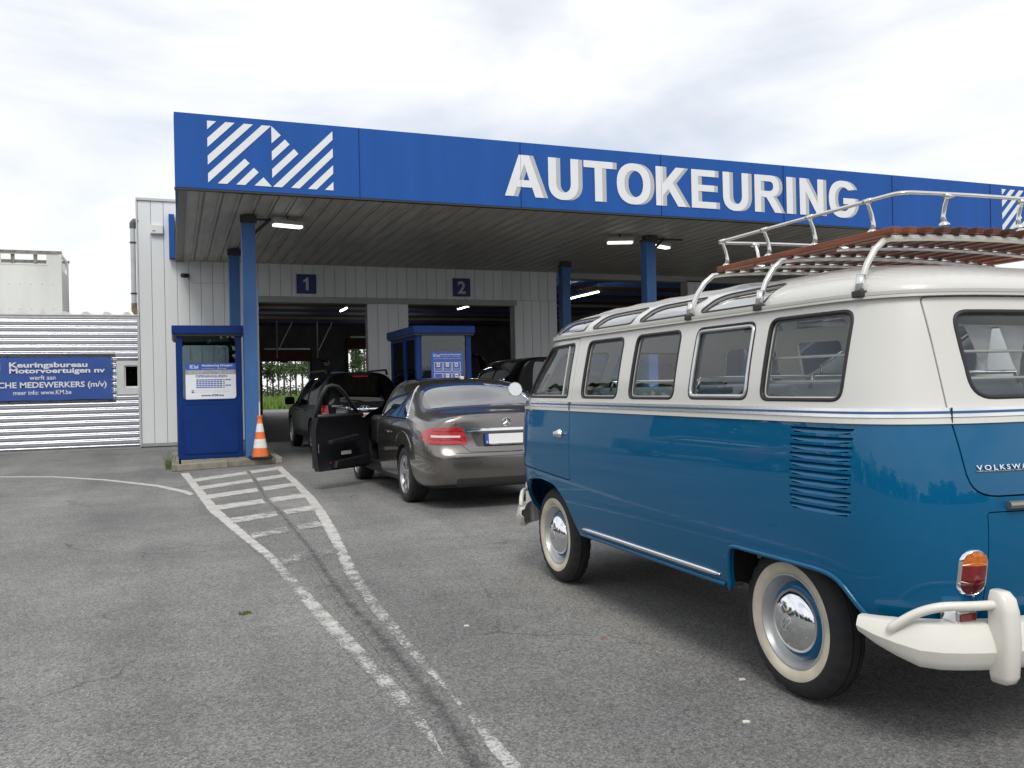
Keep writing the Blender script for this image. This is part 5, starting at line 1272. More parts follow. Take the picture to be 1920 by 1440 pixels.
def sedan(label, loc, rz, paint, open_door, group=None, name='sedan'):
    t = thing(name, label, 'car', loc, rz, group)
    ST = sedan_stations()
    # slots: 0 body 1 rear glass 2 side glass 3 roof 4 boot lid 5 underside 6 door 7 door glass
    def fm(i, k, s_):
        if k == -1 or k == 0: return 5
        if i == 3 and k >= 7: return 1
        if i == 4 and k >= 7: return 1
        if i == 8 and k >= 7: return 4
        if i in (5, 6) and k in (5, 6): return 2
        if i == 4 and k == 5: return 2
        if i in (7, 8) and k in (5, 6): return 7 if (open_door and s_ < 0) else 2
        if i in (5, 6, 7) and k >= 7: return 3
        if i in (7, 8) and 1 <= k <= 4 and s_ < 0 and open_door: return 6
        return 0
    me = loft_cage(ST, fm)
    belt = {round(st[5][1],3) for st in ST}
    def cr(a, b):
        if abs(a.z-b.z) < .03 and .94 < a.z < .99 and abs(a.x) > .86 and abs(b.x) > .86: return .75      # belt line
        if a.y < -.90 and b.y < -.90 and a.z > 1.0 and b.z > 1.0 and a.x*b.x >= -.2 and abs(a.x-b.x) > .05: return .55   # boot edge
        if a.y < -1.0 and b.y < -1.0 and abs(a.z-b.z) < .02 and .59 < a.z < .72: return .5
        return 0
    me = smooth_cage(me, cr)
    cut = MB()
    for s_ in (-1, 1):
        for y, r in ((0, .362), (2.874, .362)): cut.prism([(s_*.80, y+r*math.cos(a*PI/24), .318+r*math.sin(a*PI/24)) for a in range(48)], (-.22,0,0), (.22,0,0), mi=5)
    cm = cut.mesh('c')
    for k in range(8): cm.materials.append(BLACK)
    bv = bvh_of(me)
    me = bool_mesh(me, cm); me.shade_smooth(); me.set_sharp_from_angle(angle=math.radians(38))
    mats = {0: paint, 1: CGL, 2: CGL, 3: mat('roof_black_glass', (.012,.012,.014), .10, coat=1) if open_door else paint, 4: CGL, 5: BLACK, 6: paint, 7: CGL}
    names = {0: 'body', 1: 'rear_window', 2: 'side_glass', 3: 'roof', 4: 'windscreen', 5: 'underbody'}
    P = split_mats(me, names, mats, t)
    body = P[0]
    for s_ in (-1, 1):
        alloy_wheel(t, s_*.80, 0, s_); alloy_wheel(t, s_*.80, 2.874, s_)
    # window surround chrome and pillars
    CH = CHROME
    for s_ in (-1, 1):
        def side(pts, nm, r, ma, off=.002):
            return seam(nm, [(s_*1.0, y, z) for y, z in pts], bv, (-s_,0,0), r, ma, body, start=1.2, off=off)
        side([(-.06,.99),(.34,.99),(1.30,.985)]+([(2.2,.965)] if not (open_door and s_ < 0) else []), 'belt_chrome', .008, CH)
        side([(-.05,1.0),(.02,1.08),(.16,1.23),(.34,1.36),(.62,1.415),(1.0,1.432),(1.32,1.432)]+([(1.75,1.38),(2.1,1.16),(2.25,1.02)] if not (open_door and s_ < 0) else []), 'window_chrome', .009, CH)
        side([(1.27,1.0),(1.24,1.2),(1.22,1.42)], 'pillar', .028, BLACK, -.012); side([(.42,1.0),(.36,1.2),(.30,1.33)], 'quarter_bar', .010, BLACK, -.002)
        side([(1.30,.26),(1.31,.6),(1.30,.97)], 'door_gap', .005, BLACK, -.003); side([(.46,.50),(.42,.62),(.22,.80),(.12,.97)], 'door_gap', .005, BLACK, -.003); side([(.46,.50),(.46,.27),(1.30,.25)], 'door_gap', .005, BLACK, -.003)
        if s_ > 0 or not open_door: side([(2.28,.97),(2.36,.7),(2.36,.27),(1.30,.25)], 'door_gap', .005, BLACK, -.003)
        hd = [(.62,.80),(.72,.806),(.84,.806)]; side(hd, 'door_handle', .014, paint, .014)
        side([(.35,.245),(1.3,.24),(2.42,.245)], 'sill', .035, BLACK, -.012)
        side([(-.99,.545),(-.7,.60),(-.43,.615)], 'bumper_line', .004, BLACK, -.001)
        side([(-.40,.62),(-.34,.72),(-.20,.80),(0,.835),(.20,.80),(.33,.70)], 'arch_crease', .010, paint, -.003)
        # tail light wraps round the corner
        lp = round_poly([(-.27,.685),(.16,.69),(.27,.755),(.27,.83),(.16,.868),(-.14,.88),(-.21,.865)], [.03,.05,.05,.05,.03,.04,.04], 4)
        dr = Vector((-s_*.5,.86,0)).normalized(); rgt = Vector((s_*.86,.5,0)).normalized()
        lp = [(u, v+.028) for u, v in lp]
        org = Vector((s_*.70,-.93,0))-dr*1.2
        tl = patch('tail_light', lp, bv, org, rgt, (0,0,1), dr, .006, RLENS, t)
        patch('light_bar', round_poly([(-0.19,0.79),(0.13,0.8),(0.13,0.823),(-0.19,0.813)], .008, 2), bv, org, rgt, (0,0,1), dr, .011, mat('lens_white', (.75,.62,.62), .15, coat=1), tl)
        patch('lens_band', round_poly([(-0.21,0.718),(0.16,0.728),(0.16,0.736),(-0.21,0.726)], .002, 2), bv, org, rgt, (0,0,1), dr, .009, mat('lens_dark', (.16,.004,.006), .15, coat=1), tl)
        patch('lens_band', round_poly([(-0.21,0.763),(0.16,0.773),(0.16,0.78),(-0.21,0.77)], .002, 2), bv, org, rgt, (0,0,1), dr, .009, mat('lens_dark'), tl)
        patch('lens_band', round_poly([(-0.205,0.858),(0.12,0.863),(0.12,0.87),(-0.205,0.865)], .002, 2), bv, org, rgt, (0,0,1), dr, .009, mat('lens_dark'), tl)
        # exterior mirror
        if not (open_door and s_ < 0): MB().box(s_*.99-.10, s_*.99+.10, 2.02, 2.12, .97, 1.10).build('mirror', paint, t, bevel=.04, bseg=4)
    org = Vector((0,-2.4,0))
    patch('boot_chrome', round_poly([(-.50,.855),(.50,.855),(.49,.882),(-.49,.882)], .01, 3), bv, org, (1,0,0), (0,0,1), (0,1,0), .012, CHROME, t)
    patch('plate_recess', round_poly([(-.36,.69),(.36,.69),(.42,.845),(-.42,.845)], .03, 3), bv, org, (1,0,0), (0,0,1), (0,1,0), .003, mat('gunmetal_shaded', (.05,.046,.042), .3, metal=.6, coat=1) if open_door else paint, t)  # patch proud of the boot; its darker paint stands for the recess shade
    patch('plate_frame', round_poly([(-.275,.695),(.275,.695),(.275,.825),(-.275,.825)], .008, 2), bv, org, (1,0,0), (0,0,1), (0,1,0), .014, BLACK, t)
    pl_ = patch('number_plate', round_poly([(-.262,.712),(.262,.712),(.262,.82),(-.262,.82)], .006, 2), bv, org, (1,0,0), (0,0,1), (0,1,0), .020, mat('plate_white', (.80,.80,.79), .4), t)
    patch('plate_band', [(-.262,.712),(-.222,.712),(-.222,.82),(-.262,.82)], bv, org, (1,0,0), (0,0,1), (0,1,0), .023, mat('plate_blue', (.02,.08,.42), .4), pl_)
    yb_ = min(p[1] for p in [tuple(v.co) for v in pl_.data.vertices])-.002
    if open_door:
        text('plate_letter', 'B', -.252, -.234, .722, .022, yb_-.003, WHITE, pl_, bold=.02); text('frame_print', 'GARAGE  DIKSMUIDE  TORHOUT', -.20, .20, .699, .008, yb_+.004, WHITE, pl_)
    # star badge
    bd = bv.ray_cast(Vector((0,-2.4,.945)), Vector((0,1,0)))[0]
    e = MB(); e.tube([(.045*math.cos(a*PI/16), bd.y-.008, .945+.045*math.sin(a*PI/16)) for a in range(32)], .0045, 6, closed=True)
    if open_door:
        for k in range(3):
            a = PI/2+k*2*PI/3; q = Vector((math.cos(a), 0, math.sin(a))); w_ = Vector((-q.z,0,q.x)); c0 = Vector((0, bd.y-.010, .945)); e.add([c0+w_*.009, c0+q*.043, c0-w_*.009, c0+Vector((0,-.006,0))], [(0,1,3),(1,2,3),(0,3,2)])
    e.build('badge', CHROME, t)
    seam('boot_gap', [(x, -1.6, z) for x, z in [(-.57,.99),(-.585,.90),(-.52,.70),(-.44,.635),(0,.625),(.44,.635),(.52,.70),(.585,.90),(.57,.99)]], bv, (0,1,0), .004, BLACK, body, start=1.5, off=-.002)
    for s_ in (-1, 1): seam('boot_gap', [(s_*.57,-.96,2),(s_*.62,-.75,2),(s_*.66,-.55,2)], bv, (0,0,-1), .004, BLACK, body, start=.5, off=-.002)
    seam('bumper_gap', [(x, -1.6, .622) for x in (-.60,-.3,0,.3,.60)], bv, (0,1,0), .0035, BLACK, body, start=1.5, off=-.001)
    seam('bumper_bead', [(x, -1.6, .585) for x in (-.62,-.3,0,.3,.62)], bv, (0,1,0), .006, paint, body, start=1.5, off=-.001)  # raised bead in body paint along the bumper
    patch('lower_valance', round_poly([(-.60,.255),(.60,.255),(.60,.35),(-.60,.35)], .03, 3), bv, org, (1,0,0), (0,0,1), (0,1,0), .004, mat('valance', (.03,.03,.03), .5), t)
    # aerial
    rz_ = bv.ray_cast(Vector((0,.55,3)), Vector((0,0,-1)))[0]
    an = MB(); an.prism([(-.02,.50,rz_.z-.01),(.02,.50,rz_.z-.01),(.012,.62,rz_.z-.006),(-.012,.62,rz_.z-.006)], (0,0,0), (0,0,.03)); ao = an.build('aerial_base', WHITEP if open_door else paint, t, bevel=.008); MB().tube([(0,.52,rz_.z+.02),(0,.47,rz_.z+.075)], .004, 5).build('aerial', BLACK, ao)
    # cabin
    SEA = mat('car_seat', (.035,.033,.03), .7)
    for x in (-.36, .36):
        for y0, nm in ((1.15,'front_seat'), (.12,'rear_seat')):
            s0 = MB().box(x-.25, x+.25, y0, y0+.52, .42, .56).build(nm, SEA, t, bevel=.05); MB().box(x-.24, x+.24, y0-.12, y0+.06, .5, 1.10, M=None).build('backrest', SEA, s0, bevel=.05); MB().box(x-.13, x+.13, y0-.12, y0-.02, 1.12, 1.30).build('headrest', SEA, s0, bevel=.04)
    box('cabin_floor', -.80, .80, -.4, 2.3, .30, .33, CINT, t); MB().box(-.78,.78,2.05,2.5,.55,.96).build('dashboard', CINT, t, bevel=.05)
    box('parcel_shelf', -.68, .68, -.45, -.05, 1.0, 1.02, CINT, t); box('rear_bulkhead', -.80, .80, -.42, -.40, .33, 1.0, CINT, t)
    box('centre_console', -.10, .10, .9, 2.1, .33, .60, CINT, t)
    MB().tube([(-.36+.17*math.cos(a*PI/14), 1.86+.05*math.sin(a*PI/14), .88+.165*math.sin(a*PI/14)) for a in range(28)], .013, 6, closed=True).build('steering_wheel', CINT, t, smooth=True)
    box('inner_sill', -.84, -.78, 1.3, 2.35, .22, .34, BLACK, t); box('b_post', -.86, -.80, 1.20, 1.31, .25, 1.0, BLACK, t)
    MB().box(-.868,-.858,1.255,1.30,.40,.52).build('tyre_label', mat('label_tan', (.55,.36,.14), .5), t) if open_door else None
    if open_door:
        # the driver's door: skin from the body, inner trim, frame and glass, swung on its front edge
        hinge = Vector((-.885, 2.345, 0)); ang = math.radians(open_door); Mx = Matrix.Translation(hinge) @ Matrix.Rotation(-ang, 4, 'Z') @ Matrix.Translation(-hinge)
        D = split_mats(me, {6: 'front_door'}, mats, t); dr = D[6]
        sk = dr.data.copy(); dr.data.transform(Mx); dr['label'] = 'driver door swung wide open'
        inn = MB(); gw = {}
        bm2 = bmesh.new(); bm2.from_mesh(sk)
        for v_ in bm2.verts: v_.co.x += .085+.0*v_.co.z
        ext = bmesh.ops.extrude_edge_only(bm2, edges=[e_ for e_ in bm2.edges if e_.is_boundary])['geom']
        for g_ in ext:
            if isinstance(g_, bmesh.types.BMVert): g_.co.x -= .082
        i_me = bpy.data.meshes.new('door_trim'); bmesh.ops.recalc_face_normals(bm2, faces=bm2.faces); bm2.to_mesh(i_me); bm2.free(); i_me.transform(Mx); i_me.shade_smooth(); i_me.set_sharp_from_angle(angle=math.radians(35))
        put('door_trim', i_me, mat('door_black', (.012,.012,.014), .42, var=.2, vscale=6), dr)
        def dp(x, y, z): return tuple(Mx @ Vector((x, y, z)))
        fl = [(-.865,2.22,.975),(-.80,2.0,1.10),(-.715,1.72,1.30),(-.67,1.56,1.375),(-.66,1.44,1.395),(-.67,1.36,1.38),(-.75,1.335,1.25),(-.83,1.33,1.08),(-.865,1.33,.975)]
        dfr = MB().tube([dp(*p) for p in fl], .026, 8).build('window_frame', BLACK, dr, smooth=True)
        MB().tube([dp(p[0]-.018,p[1]-.0,p[2]+.012) for p in fl[:-1]], .010, 6).build('frame_chrome', paint, dfr, smooth=True)
        MB().tube([dp(-.83,2.22,.975),dp(-.83,1.33,.978)], .035, 8).build('door_top', mat('door_black'), dr, smooth=True)
        gl_ = MB(); cpt = Vector((-.74,1.68,1.16)); P_ = [Vector(p) for p in fl]; gl_.add([Mx @ cpt]+[Mx @ p for p in P_], [(0,i+1,(i+1) % len(P_)+1) for i in range(len(P_))]); gl_.build('pane', glass('door_glass', (.72,.76,.76)), dr, fix=False)
        MB().prism([dp(-.79,1.45,.60),dp(-.79,2.0,.62),dp(-.79,2.02,.72),dp(-.79,1.45,.66)], Vector(dp(-.79,1.4,.6))-Vector(dp(-.80,1.4,.6)), Vector(dp(-.70,1.4,.6))-Vector(dp(-.79,1.4,.6))).build('armrest', mat('door_black'), dr, bevel=.015)
        MB().prism([dp(-.785,1.55,.28),dp(-.785,2.20,.28),dp(-.785,2.22,.42),dp(-.785,1.58,.38)], (0,0,0), Vector(dp(-.72,1.4,.6))-Vector(dp(-.785,1.4,.6))).build('door_pocket', mat('door_black'), dr, bevel=.015)
        MB().box(-.777,-.772,1.72,1.92,.45,.50,M=Mx).build('sill_light', mat('pale_insert', (.5,.49,.45), .4), dr); MB().lathe([(0,.001),(.006,.014)], ax='x', seg=10).build('door_reflector', RLENS, dr).matrix_local = Mx @ Matrix.Translation((-.772,1.50,.36))
        MB().box(-.80,-.795,1.305,1.315,.5,.62,M=Mx).build('latch', ALU, dr)
        MB().prism([dp(-.925,1.322,.30),dp(-.86,1.322,.28),dp(-.845,1.322,.95),dp(-.878,1.322,.95),dp(-.925,1.322,.80)], Vector(dp(0,1.3,0))-Vector(dp(0,1.312,0)), Vector(dp(0,1.3,0))-Vector(dp(0,1.302,0))).build('door_edge', paint, dr, bevel=.004)
        mr_ = MB().box(-1.14,-.93,2.03,2.14,.965,1.10,M=Mx).build('door_mirror', paint, dr, bevel=.04, bseg=4)
        MB().box(-1.125,-.95,2.02,2.028,.98,1.085,M=Mx).build('mirror_glass', mat('mirror_glass'), mr_)
    return t, me, bv
sed, _, _ = sedan('dark grey metallic saloon car with its driver door wide open', (3.41, 9.98, 0), 0, GUN, 52)

# ------------------------------------------------------------------ boxier vehicles
def suv_stations(Ln=4.65, H=1.72, wd=.93, gb=1.02, rake=.30, ro=.92):
    y0 = -ro; low = lambda y: [(.80*wd/.93,y,.28),(.89*wd/.93,y,.31),(wd-.005,y,.50),(wd,y,.75),(wd-.005,y,.92)]
    top = lambda y, h, w1=.60: [(wd-.05,y,gb),(wd-.11,y,(gb+h)/2),(w1,y,h-.05),(w1*.5,y,h-.008),(0,y,h)]
    L_ = Ln-ro
    return [
     [(.58,y0-.02,.36),(.66,y0-.06,.38),(.70,y0-.08,.52),(.70,y0-.06,.72),(.70,y0-.02,.95),(.68,y0,gb+.02),(.64,y0+rake*.5,(gb+H)/2),(.56,y0+rake,H-.07),(.28,y0+rake-.01,H-.035),(0,y0+rake-.015,H-.03)],
     [(.72,y0+.10,.31),(.82,y0+.08,.34),(wd-.05,y0+.06,.52),(wd-.045,y0+.07,.75),(wd-.05,y0+.10,.93),(wd-.09,y0+.12,gb+.01),(wd-.15,y0+.12+rake*.5,(gb+H)/2),(.61,y0+rake+.08,H-.055),(.30,y0+rake+.08,H-.012),(0,y0+rake+.08,H-.005)],
     low(y0+.42)+top(y0+.55,H), low(y0+.95)+top(y0+.95,H), low(1.15)+top(1.15,H), low(1.62)+top(1.60,H-.01),
     low(2.0)+[(wd-.05,2.0,gb),(wd-.10,1.95,gb+.28),(.59,1.86,H-.09),(.30,1.84,H-.05),(0,1.83,H-.04)],
     low(2.5)+[(wd-.06,2.5,gb-.02),(wd-.10,2.5,gb+.05),(.64,2.62,gb+.09),(.32,2.72,gb+.10),(0,2.75,gb+.10)],
     low(3.05)+[(wd-.08,3.05,gb-.06),(wd-.14,3.05,gb-.01),(.60,3.1,gb+.03),(.30,3.12,gb+.04),(0,3.12,gb+.04)],
     [(.74,L_-.2,.30),(.82,L_-.2,.33),(.86,L_-.2,.52),(.86,L_-.2,.72),(.84,L_-.2,.84),(.80,L_-.2,.90),(.72,L_-.2,.94),(.52,L_-.18,.98),(.26,L_-.17,.99),(0,L_-.17,.99)],
     [(.56,L_,.34),(.64,L_+.02,.37),(.68,L_+.03,.52),(.68,L_+.03,.70),(.66,L_+.01,.80),(.62,L_,.84),(.58,L_-.02,.87),(.44,L_-.03,.90),(.22,L_-.03,.91),(0,L_-.03,.91)]]
BLK = mat('black_paint', (.003,.003,.0035), .3, spec=.05, coat=.12, var=.1)
def boxcar(name, label, cat, loc, rz, paint, gl, dims, wb=2.70, R0=.36, wr=.23, group=None, rails=True, details='suv', side=None):
    t = thing(name, label, cat, loc, rz, group)
    ST = suv_stations(**dims); wd = dims.get('wd', .93); H = dims.get('H', 1.72); ro = dims.get('ro', .92); rake = dims.get('rake', .30); gb = dims.get('gb', 1.02)
    def fm(i, k, s_):
        if k in (-1, 0): return 5
        if i == -1 and k in (5, 6): return 1
        if i == 6 and k >= 7: return 4
        if i in (2, 3, 4, 5) and k in (5, 6): return 2
        if i == 6 and k == 5: return 2
        return 0
    me = smooth_cage(loft_cage(ST, fm), lambda a, b: .7 if (abs(a.z-b.z) < .03 and abs(a.z-gb) < .03 and abs(a.x) > wd-.1) else 0)
    cut = MB()
    for s_ in (-1, 1):
        for y in (0, wb): cut.prism([(s_*.82, y+(R0+.045)*math.cos(a*PI/24), R0+(R0+.045)*math.sin(a*PI/24)) for a in range(48)], (-.24,0,0), (.24,0,0), mi=5)
    cm = cut.mesh('c')
    for k in range(8): cm.materials.append(BLACK)
    bv = bvh_of(me); me = bool_mesh(me, cm); me.shade_smooth(); me.set_sharp_from_angle(angle=math.radians(38))
    P = split_mats(me, {0:'body',1:'rear_window',2:'side_glass',4:'windscreen',5:'underbody'}, {0:paint,1:gl,2:side or gl,4:gl,5:BLACK}, t); body = P[0]
    for s_ in (-1, 1):
        for y in (0, wb): alloy_wheel(t, s_*(wd-.13), y, s_, R0, 6, wr, twin=False)
        for yy in (.55, 1.55): seam('pillar', [(s_*1.2, yy+.1, gb+.01), (s_*1.2, yy+.06, (gb+H)/2), (s_*1.2, yy, H-.09)], bv, (-s_,0,0), .03, BLACK, body, start=.6, off=-.014)
        for yy in (.50, 1.45, 2.35): seam('door_gap', [(s_*1.2, yy, .42), (s_*1.2, yy, gb)], bv, (-s_,0,0), .005, BLACK, body, start=.6, off=-.003)
        for yy in (.62, 1.60): seam('door_handle', [(s_*1.2, yy, gb-.12), (s_*1.2, yy+.2, gb-.12)], bv, (-s_,0,0), .014, paint, body, start=.6, off=.012)
        MB().box(s_*(wd+.10)-.11, s_*(wd+.10)+.11, 2.05, 2.17, gb-.01, gb+.17).build('mirror', paint, t, bevel=.045, bseg=4)
        dr = Vector((-s_*.55,.83,0)).normalized(); rgt = Vector((s_*.83,.55,0)).normalized()
        tl = patch('tail_light', round_poly([(-.10,.72),(.10,.74),(.11,1.02),(-.04,1.02)], .03, 3), bv, Vector((s_*(wd-.15),-ro+.05,0))-dr*1.2, rgt, (0,0,1), dr, .006, RLENS, t)
        patch('lamp_insert', round_poly([(-.05,.80),(.06,.81),(.06,.86),(-.045,.85)], .01, 2), bv, Vector((s_*(wd-.15),-ro+.05,0))-dr*1.2, rgt, (0,0,1), dr, .010, mat('lens_white'), tl)
        if rails:
            rb_ = MB().tube([(s_*.64, -.35, H-.06), (s_*.645, -.28, H+.03), (s_*.645, 1.4, H+.035), (s_*.64, 1.6, H-.07)], [.03,.022,.02,.02], 8).build('roof_rail', BLACK, t, smooth=True)
    org = Vector((0,-ro-1.4,0))
    pf = patch('plate_frame', round_poly([(-.28,.72),(.28,.72),(.28,.86),(-.28,.86)], .01, 2), bv, org, (1,0,0), (0,0,1), (0,1,0), .008, BLACK, t)
    patch('bumper', round_poly([(-.72,.40),(.72,.40),(.74,.62),(-.74,.62)], .06, 4), bv, org, (1,0,0), (0,0,1), (0,1,0), .03, mat('bumper_dark', (.02,.02,.02), .5), t)
    patch('brake_light', round_poly([(-.16,H-.115),(.16,H-.115),(.16,H-.09),(-.16,H-.09)], .008, 2), bv, org, (1,0,0), (0,0,1), (0,1,0), .012, RLENS, t)
    w_ = MB(); hz = bv.ray_cast(Vector((.0,-3,gb+.08)), Vector((0,1,0)))[0]; w_.tube([(0,hz.y-.02,gb+.06),(-.10,hz.y-.02,gb+.085),(-.42,hz.y+.015,gb+.11)], .010, 6); w_.build('rear_wiper', BLACK, t)
    for x in (-.38, .38):
        for y0 in (1.2, .25):
            s0 = MB().box(x-.24, x+.24, y0, y0+.5, .55, .70).build('seat', CINT, t, bevel=.05); MB().box(x-.23, x+.23, y0-.12, y0+.05, .62, 1.25).build('backrest', CINT, s0, bevel=.05); MB().box(x-.13, x+.13, y0-.12, y0-.03, 1.28, 1.45).build('headrest', CINT, s0, bevel=.04)
    box('cabin_floor', -.78, .78, -.6, 2.4, .40, .43, CINT, t)
    if details == 'suv':
        ch = patch('chrome_strip', round_poly([(-.50,.918),(.50,.918),(.50,.942),(-.50,.942)], .008, 2), bv, org, (1,0,0), (0,0,1), (0,1,0), .014, CHROME, t)
        hz = bv.ray_cast(Vector((0,-3,.95)), Vector((0,1,0)))[0]
        e = MB(); e.tube([(.10*math.cos(a*PI/16), hz.y-.022, .945+.055*math.sin(a*PI/16)) for a in range(32)], .007, 6, closed=True)
        e.tube([(-.045,hz.y-.026,.91),(-.025,hz.y-.026,.98)], .008, 6); e.tube([(.025,hz.y-.026,.91),(.045,hz.y-.026,.98)], .008, 6); e.tube([(-.03,hz.y-.026,.94),(.03,hz.y-.026,.95)], .007, 6); e.build('badge', CHROME, ch)
        text('maker_lettering', 'HYUNDAI', -.66, -.44, .985, .035, hz.y-.004, CHROME, t, bold=.03); text('model_lettering', 'SANTA FE', .46, .66, .985, .03, hz.y-.004, CHROME, t, bold=.02)
        pl_ = patch('number_plate', round_poly([(-.262,.735),(.262,.735),(.262,.845),(-.262,.845)], .006, 2), bv, org, (1,0,0), (0,0,1), (0,1,0), .014, mat('plate_white'), t)
        yb_ = min(v.co.y for v in pl_.data.vertices)
        text('plate_lettering', '2-APH', -.22, .10, .755, .07, yb_-.003, mat('plate_red', (.55,.03,.04), .5), pl_, bold=.012)
    return t
TINT = glass('tinted_glass', (.03,.032,.035), refl=1.2, add=.02)
boxcar('sport_utility_car', 'black off-road style car with roof rails and red tail lights in front of the saloon', 'car', (3.58, 18.55, 0), .03, BLK, TINT, dict(Ln=4.65, H=1.70, wd=.93))
boxcar('minivan', 'black minivan with a wide rear window behind the right booth', 'van', (7.45, 17.6, 0), 0, BLK, glass('van_glass', (.05,.055,.06), refl=2.0, add=.05), dict(Ln=4.85, H=1.95, wd=.96, gb=1.12, rake=.16), wb=2.95, details='van', rails=False)
vh = boxcar('hall_van', 'dark tall van standing inside the second bay', 'van', (9.1, 28.2, .0), 0, BLK, glass('van_glass'), dict(Ln=4.85, H=2.45, wd=.98, gb=1.35, rake=.2), wb=2.95, details='van', rails=False)
SILV = mat('silver_paint', (.45,.46,.46), .28, metal=.7, coat=1, var=.03)
boxcar('white_van', 'pale van on the far side of the bus, seen through its windows', 'van', (7.3, 5.6, 0), 0, mat('van_white', (.66,.67,.68), .3, coat=.6), glass('van_side_glass', (.35,.38,.40), refl=1.5, add=.04), dict(Ln=4.85, H=2.02, wd=.98, gb=1.14, rake=.12), wb=2.95, details='van', rails=False, side=mat('van_white'))

# cars parked along the left side of the yard; they show as dark shapes mirrored in the bus paint
for (x, y, pc, lb) in ((-8.4, 14.6, (.22,.012,.012), 'red parked car mirrored in the blue side of the bus'), (-10.2, 11.0, (.03,.032,.036), 'dark parked car mirrored in the bus beside the red one'), (-7.6, 18.2, (.10,.11,.12), 'grey parked car mirrored in the bus near its front door')):
    boxcar('parked_car', lb, 'car', (x-1.3, y, 0), -PI/2+.25, mat('parked_'+lb.split()[0], pc, .3, coat=.6), TINT, dict(Ln=4.3, H=1.48, wd=.87, gb=.96, rake=.34, ro=.85), wb=2.55, R0=.32, wr=.20, group='cars parked on the left of the yard', rails=False, details='plain')
# ------------------------------------------------------------------ trees and field beyond the hall
def leaf_cloud(mb, c, r, n, size, rnd):
    for _ in range(n):
        while True:
            p = Vector((rnd.uniform(-1,1), rnd.uniform(-1,1), rnd.uniform(-1,1)))
            if .25 < p.length < 1: break
        q = Vector((c[0]+p.x*r[0], c[1]+p.y*r[1], c[2]+p.z*r[2])); a = Vector((rnd.gauss(0,1), rnd.gauss(0,1), rnd.gauss(0,1))).normalized(); b = a.orthogonal().normalized(); s = size*rnd.uniform(.6,1.5)
        mb.add([q-a*s, q+b*s*.6, q+a*s, q-b*s*.6], [(0,1,2,3)])
BARK = mat('bark', (.10,.085,.065), .9, var=.3, vscale=3, stretch=(1,1,.2))
LEAF = [mat('leaf_a', (.045,.085,.022), .7, var=.4, vscale=.9), mat('leaf_b', (.06,.10,.03), .7, var=.4, vscale=.7)]
def poplar(seed, h):
    rnd = random.Random(seed); tr = MB(); cr_ = MB()
    tr.tube([(0,0,0),(rnd.uniform(-.1,.1),0,h*.35),(rnd.uniform(-.2,.2),0,h*.7),(rnd.uniform(-.3,.3),0,h)], [.13,.11,.08,.03], 7)
    for k in range(16):
        z = h*rnd.uniform(.20,.92); a = rnd.uniform(0,6.28); l_ = rnd.uniform(.5,1.3)*(1.1-z/h*.5); e = Vector((math.cos(a)*l_, math.sin(a)*l_, z+l_*.7)); tr.tube([(0,0,z),tuple(e)], [.06,.02], 5)
        leaf_cloud(cr_, e, (rnd.uniform(.35,.7),rnd.uniform(.35,.7),rnd.uniform(.3,.6)), 60, .13, rnd)
    for k in range(9): leaf_cloud(cr_, (rnd.uniform(-.7,.7),rnd.uniform(-.7,.7),h*rnd.uniform(.35,1.0)), (.6,.6,.7), 70, .14, rnd)
    return tr.mesh('trunk', True), cr_.mesh('crown', fix=False)
PM = [poplar(i+3, 8.5+i) for i in range(3)]
rn = random.Random(5)
names_ = ['thin-trunked tree beyond the far hall doors, number %d from the left of the row' % (i+1) for i in range(14)]
ordw = ['first', 'second', 'third', 'fourth', 'fifth', 'sixth', 'seventh', 'eighth', 'ninth', 'tenth', 'eleventh', 'twelfth', 'thirteenth', 'fourteenth', 'fifteenth', 'sixteenth']
k = 0
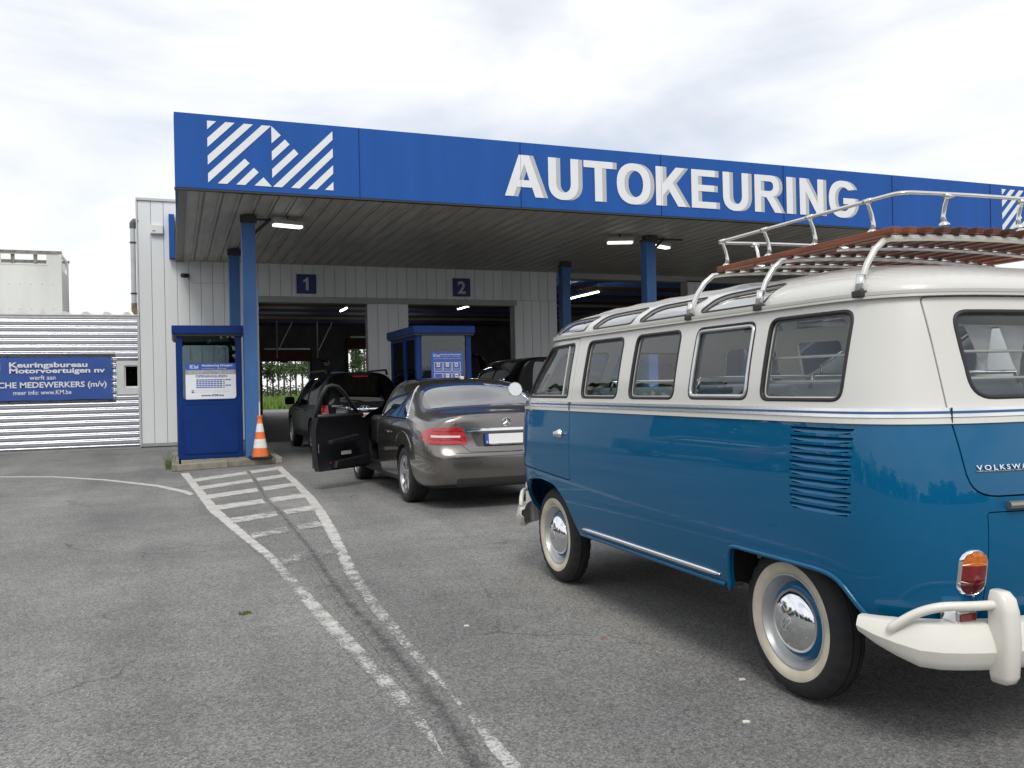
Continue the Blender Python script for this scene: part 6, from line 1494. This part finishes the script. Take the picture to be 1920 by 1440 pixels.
for px_ in [490, 500, 511, 523, 534, 546, 557, 569, 581, 660, 673, 686, 745, 772, 790, 815]:
    Y_ = 108+rn.uniform(-5, 6); x = T_(px_+rn.uniform(-2,2))*Y_
    t = thing('field_tree', '%s thin tree from the left in the row beyond the hall' % ordw[k], 'tree', (x, Y_, -.05), rn.uniform(0,6.28), 'row of trees beyond the hall')
    tm, cm_ = PM[k % 3]; s = rn.uniform(.85,1.15); t.scale = (s*.9, s*.9, s)
    put('trunk', tm, BARK if not tm.materials else None, t); put('crown', cm_, LEAF[k % 2] if not cm_.materials else None, t); k += 1
hg = MB()
for i in range(90):
    leaf_cloud(hg, (5+i*.42+rn.uniform(-.2,.2), 118+rn.uniform(-1,1), .9), (.7,.9,1.3), 60, .16, rn)
tag(hg.build('far_hedge', LEAF[0], fix=False), 'dark hedge behind the row of trees beyond the hall', 'hedge', kind='stuff')
fg = MB()
for i in range(9000):
    Y_ = rn.uniform(64, 90); x = T_(rn.uniform(480, 830))*Y_; h = rn.uniform(.25,.95); a = rn.uniform(0,6.28); dx, dy = math.cos(a)*.10, math.sin(a)*.10
    fg.add([(x-dx,y_-dy,0) if False else (x-dx,Y_-dy,0),(x+dx,Y_+dy,0),(x+rn.gauss(0,.12),Y_+rn.gauss(0,.12),h)], [(0,1,2)])
tag(fg.build('field_plants', mat('field_green', (.13,.22,.035), .8, var=.35, vscale=1.4), fix=False), 'bright green field plants beyond the hall doors', 'plants', kind='stuff')
# dark belt of trees left of and behind the yard: it shows only as a reflection in the paint
tb = MB(); rn = random.Random(9)
for i in range(105):
    a = math.radians(rn.uniform(150, 343)); bk = a < math.radians(218); R_ = rn.uniform(46, 60); cx, cy = math.sin(a)*R_, math.cos(a)*R_; h = (rn.choice([3.0,4.2,5.0]) if 177 < math.degrees(a) < 200 else rn.choice([1.2,1.4,1.7])) if bk else rn.choice([3.0,3.6,4.4,5.0,6.0])
    leaf_cloud(tb, (cx, cy, h*.9), (rn.uniform(2.5,5), rn.uniform(2.5,5), h), 130, .7, rn)
tag(tb.build('tree_belt', LEAF[0], fix=False), 'dark belt of trees mirrored in the side of the bus', 'trees', kind='stuff')
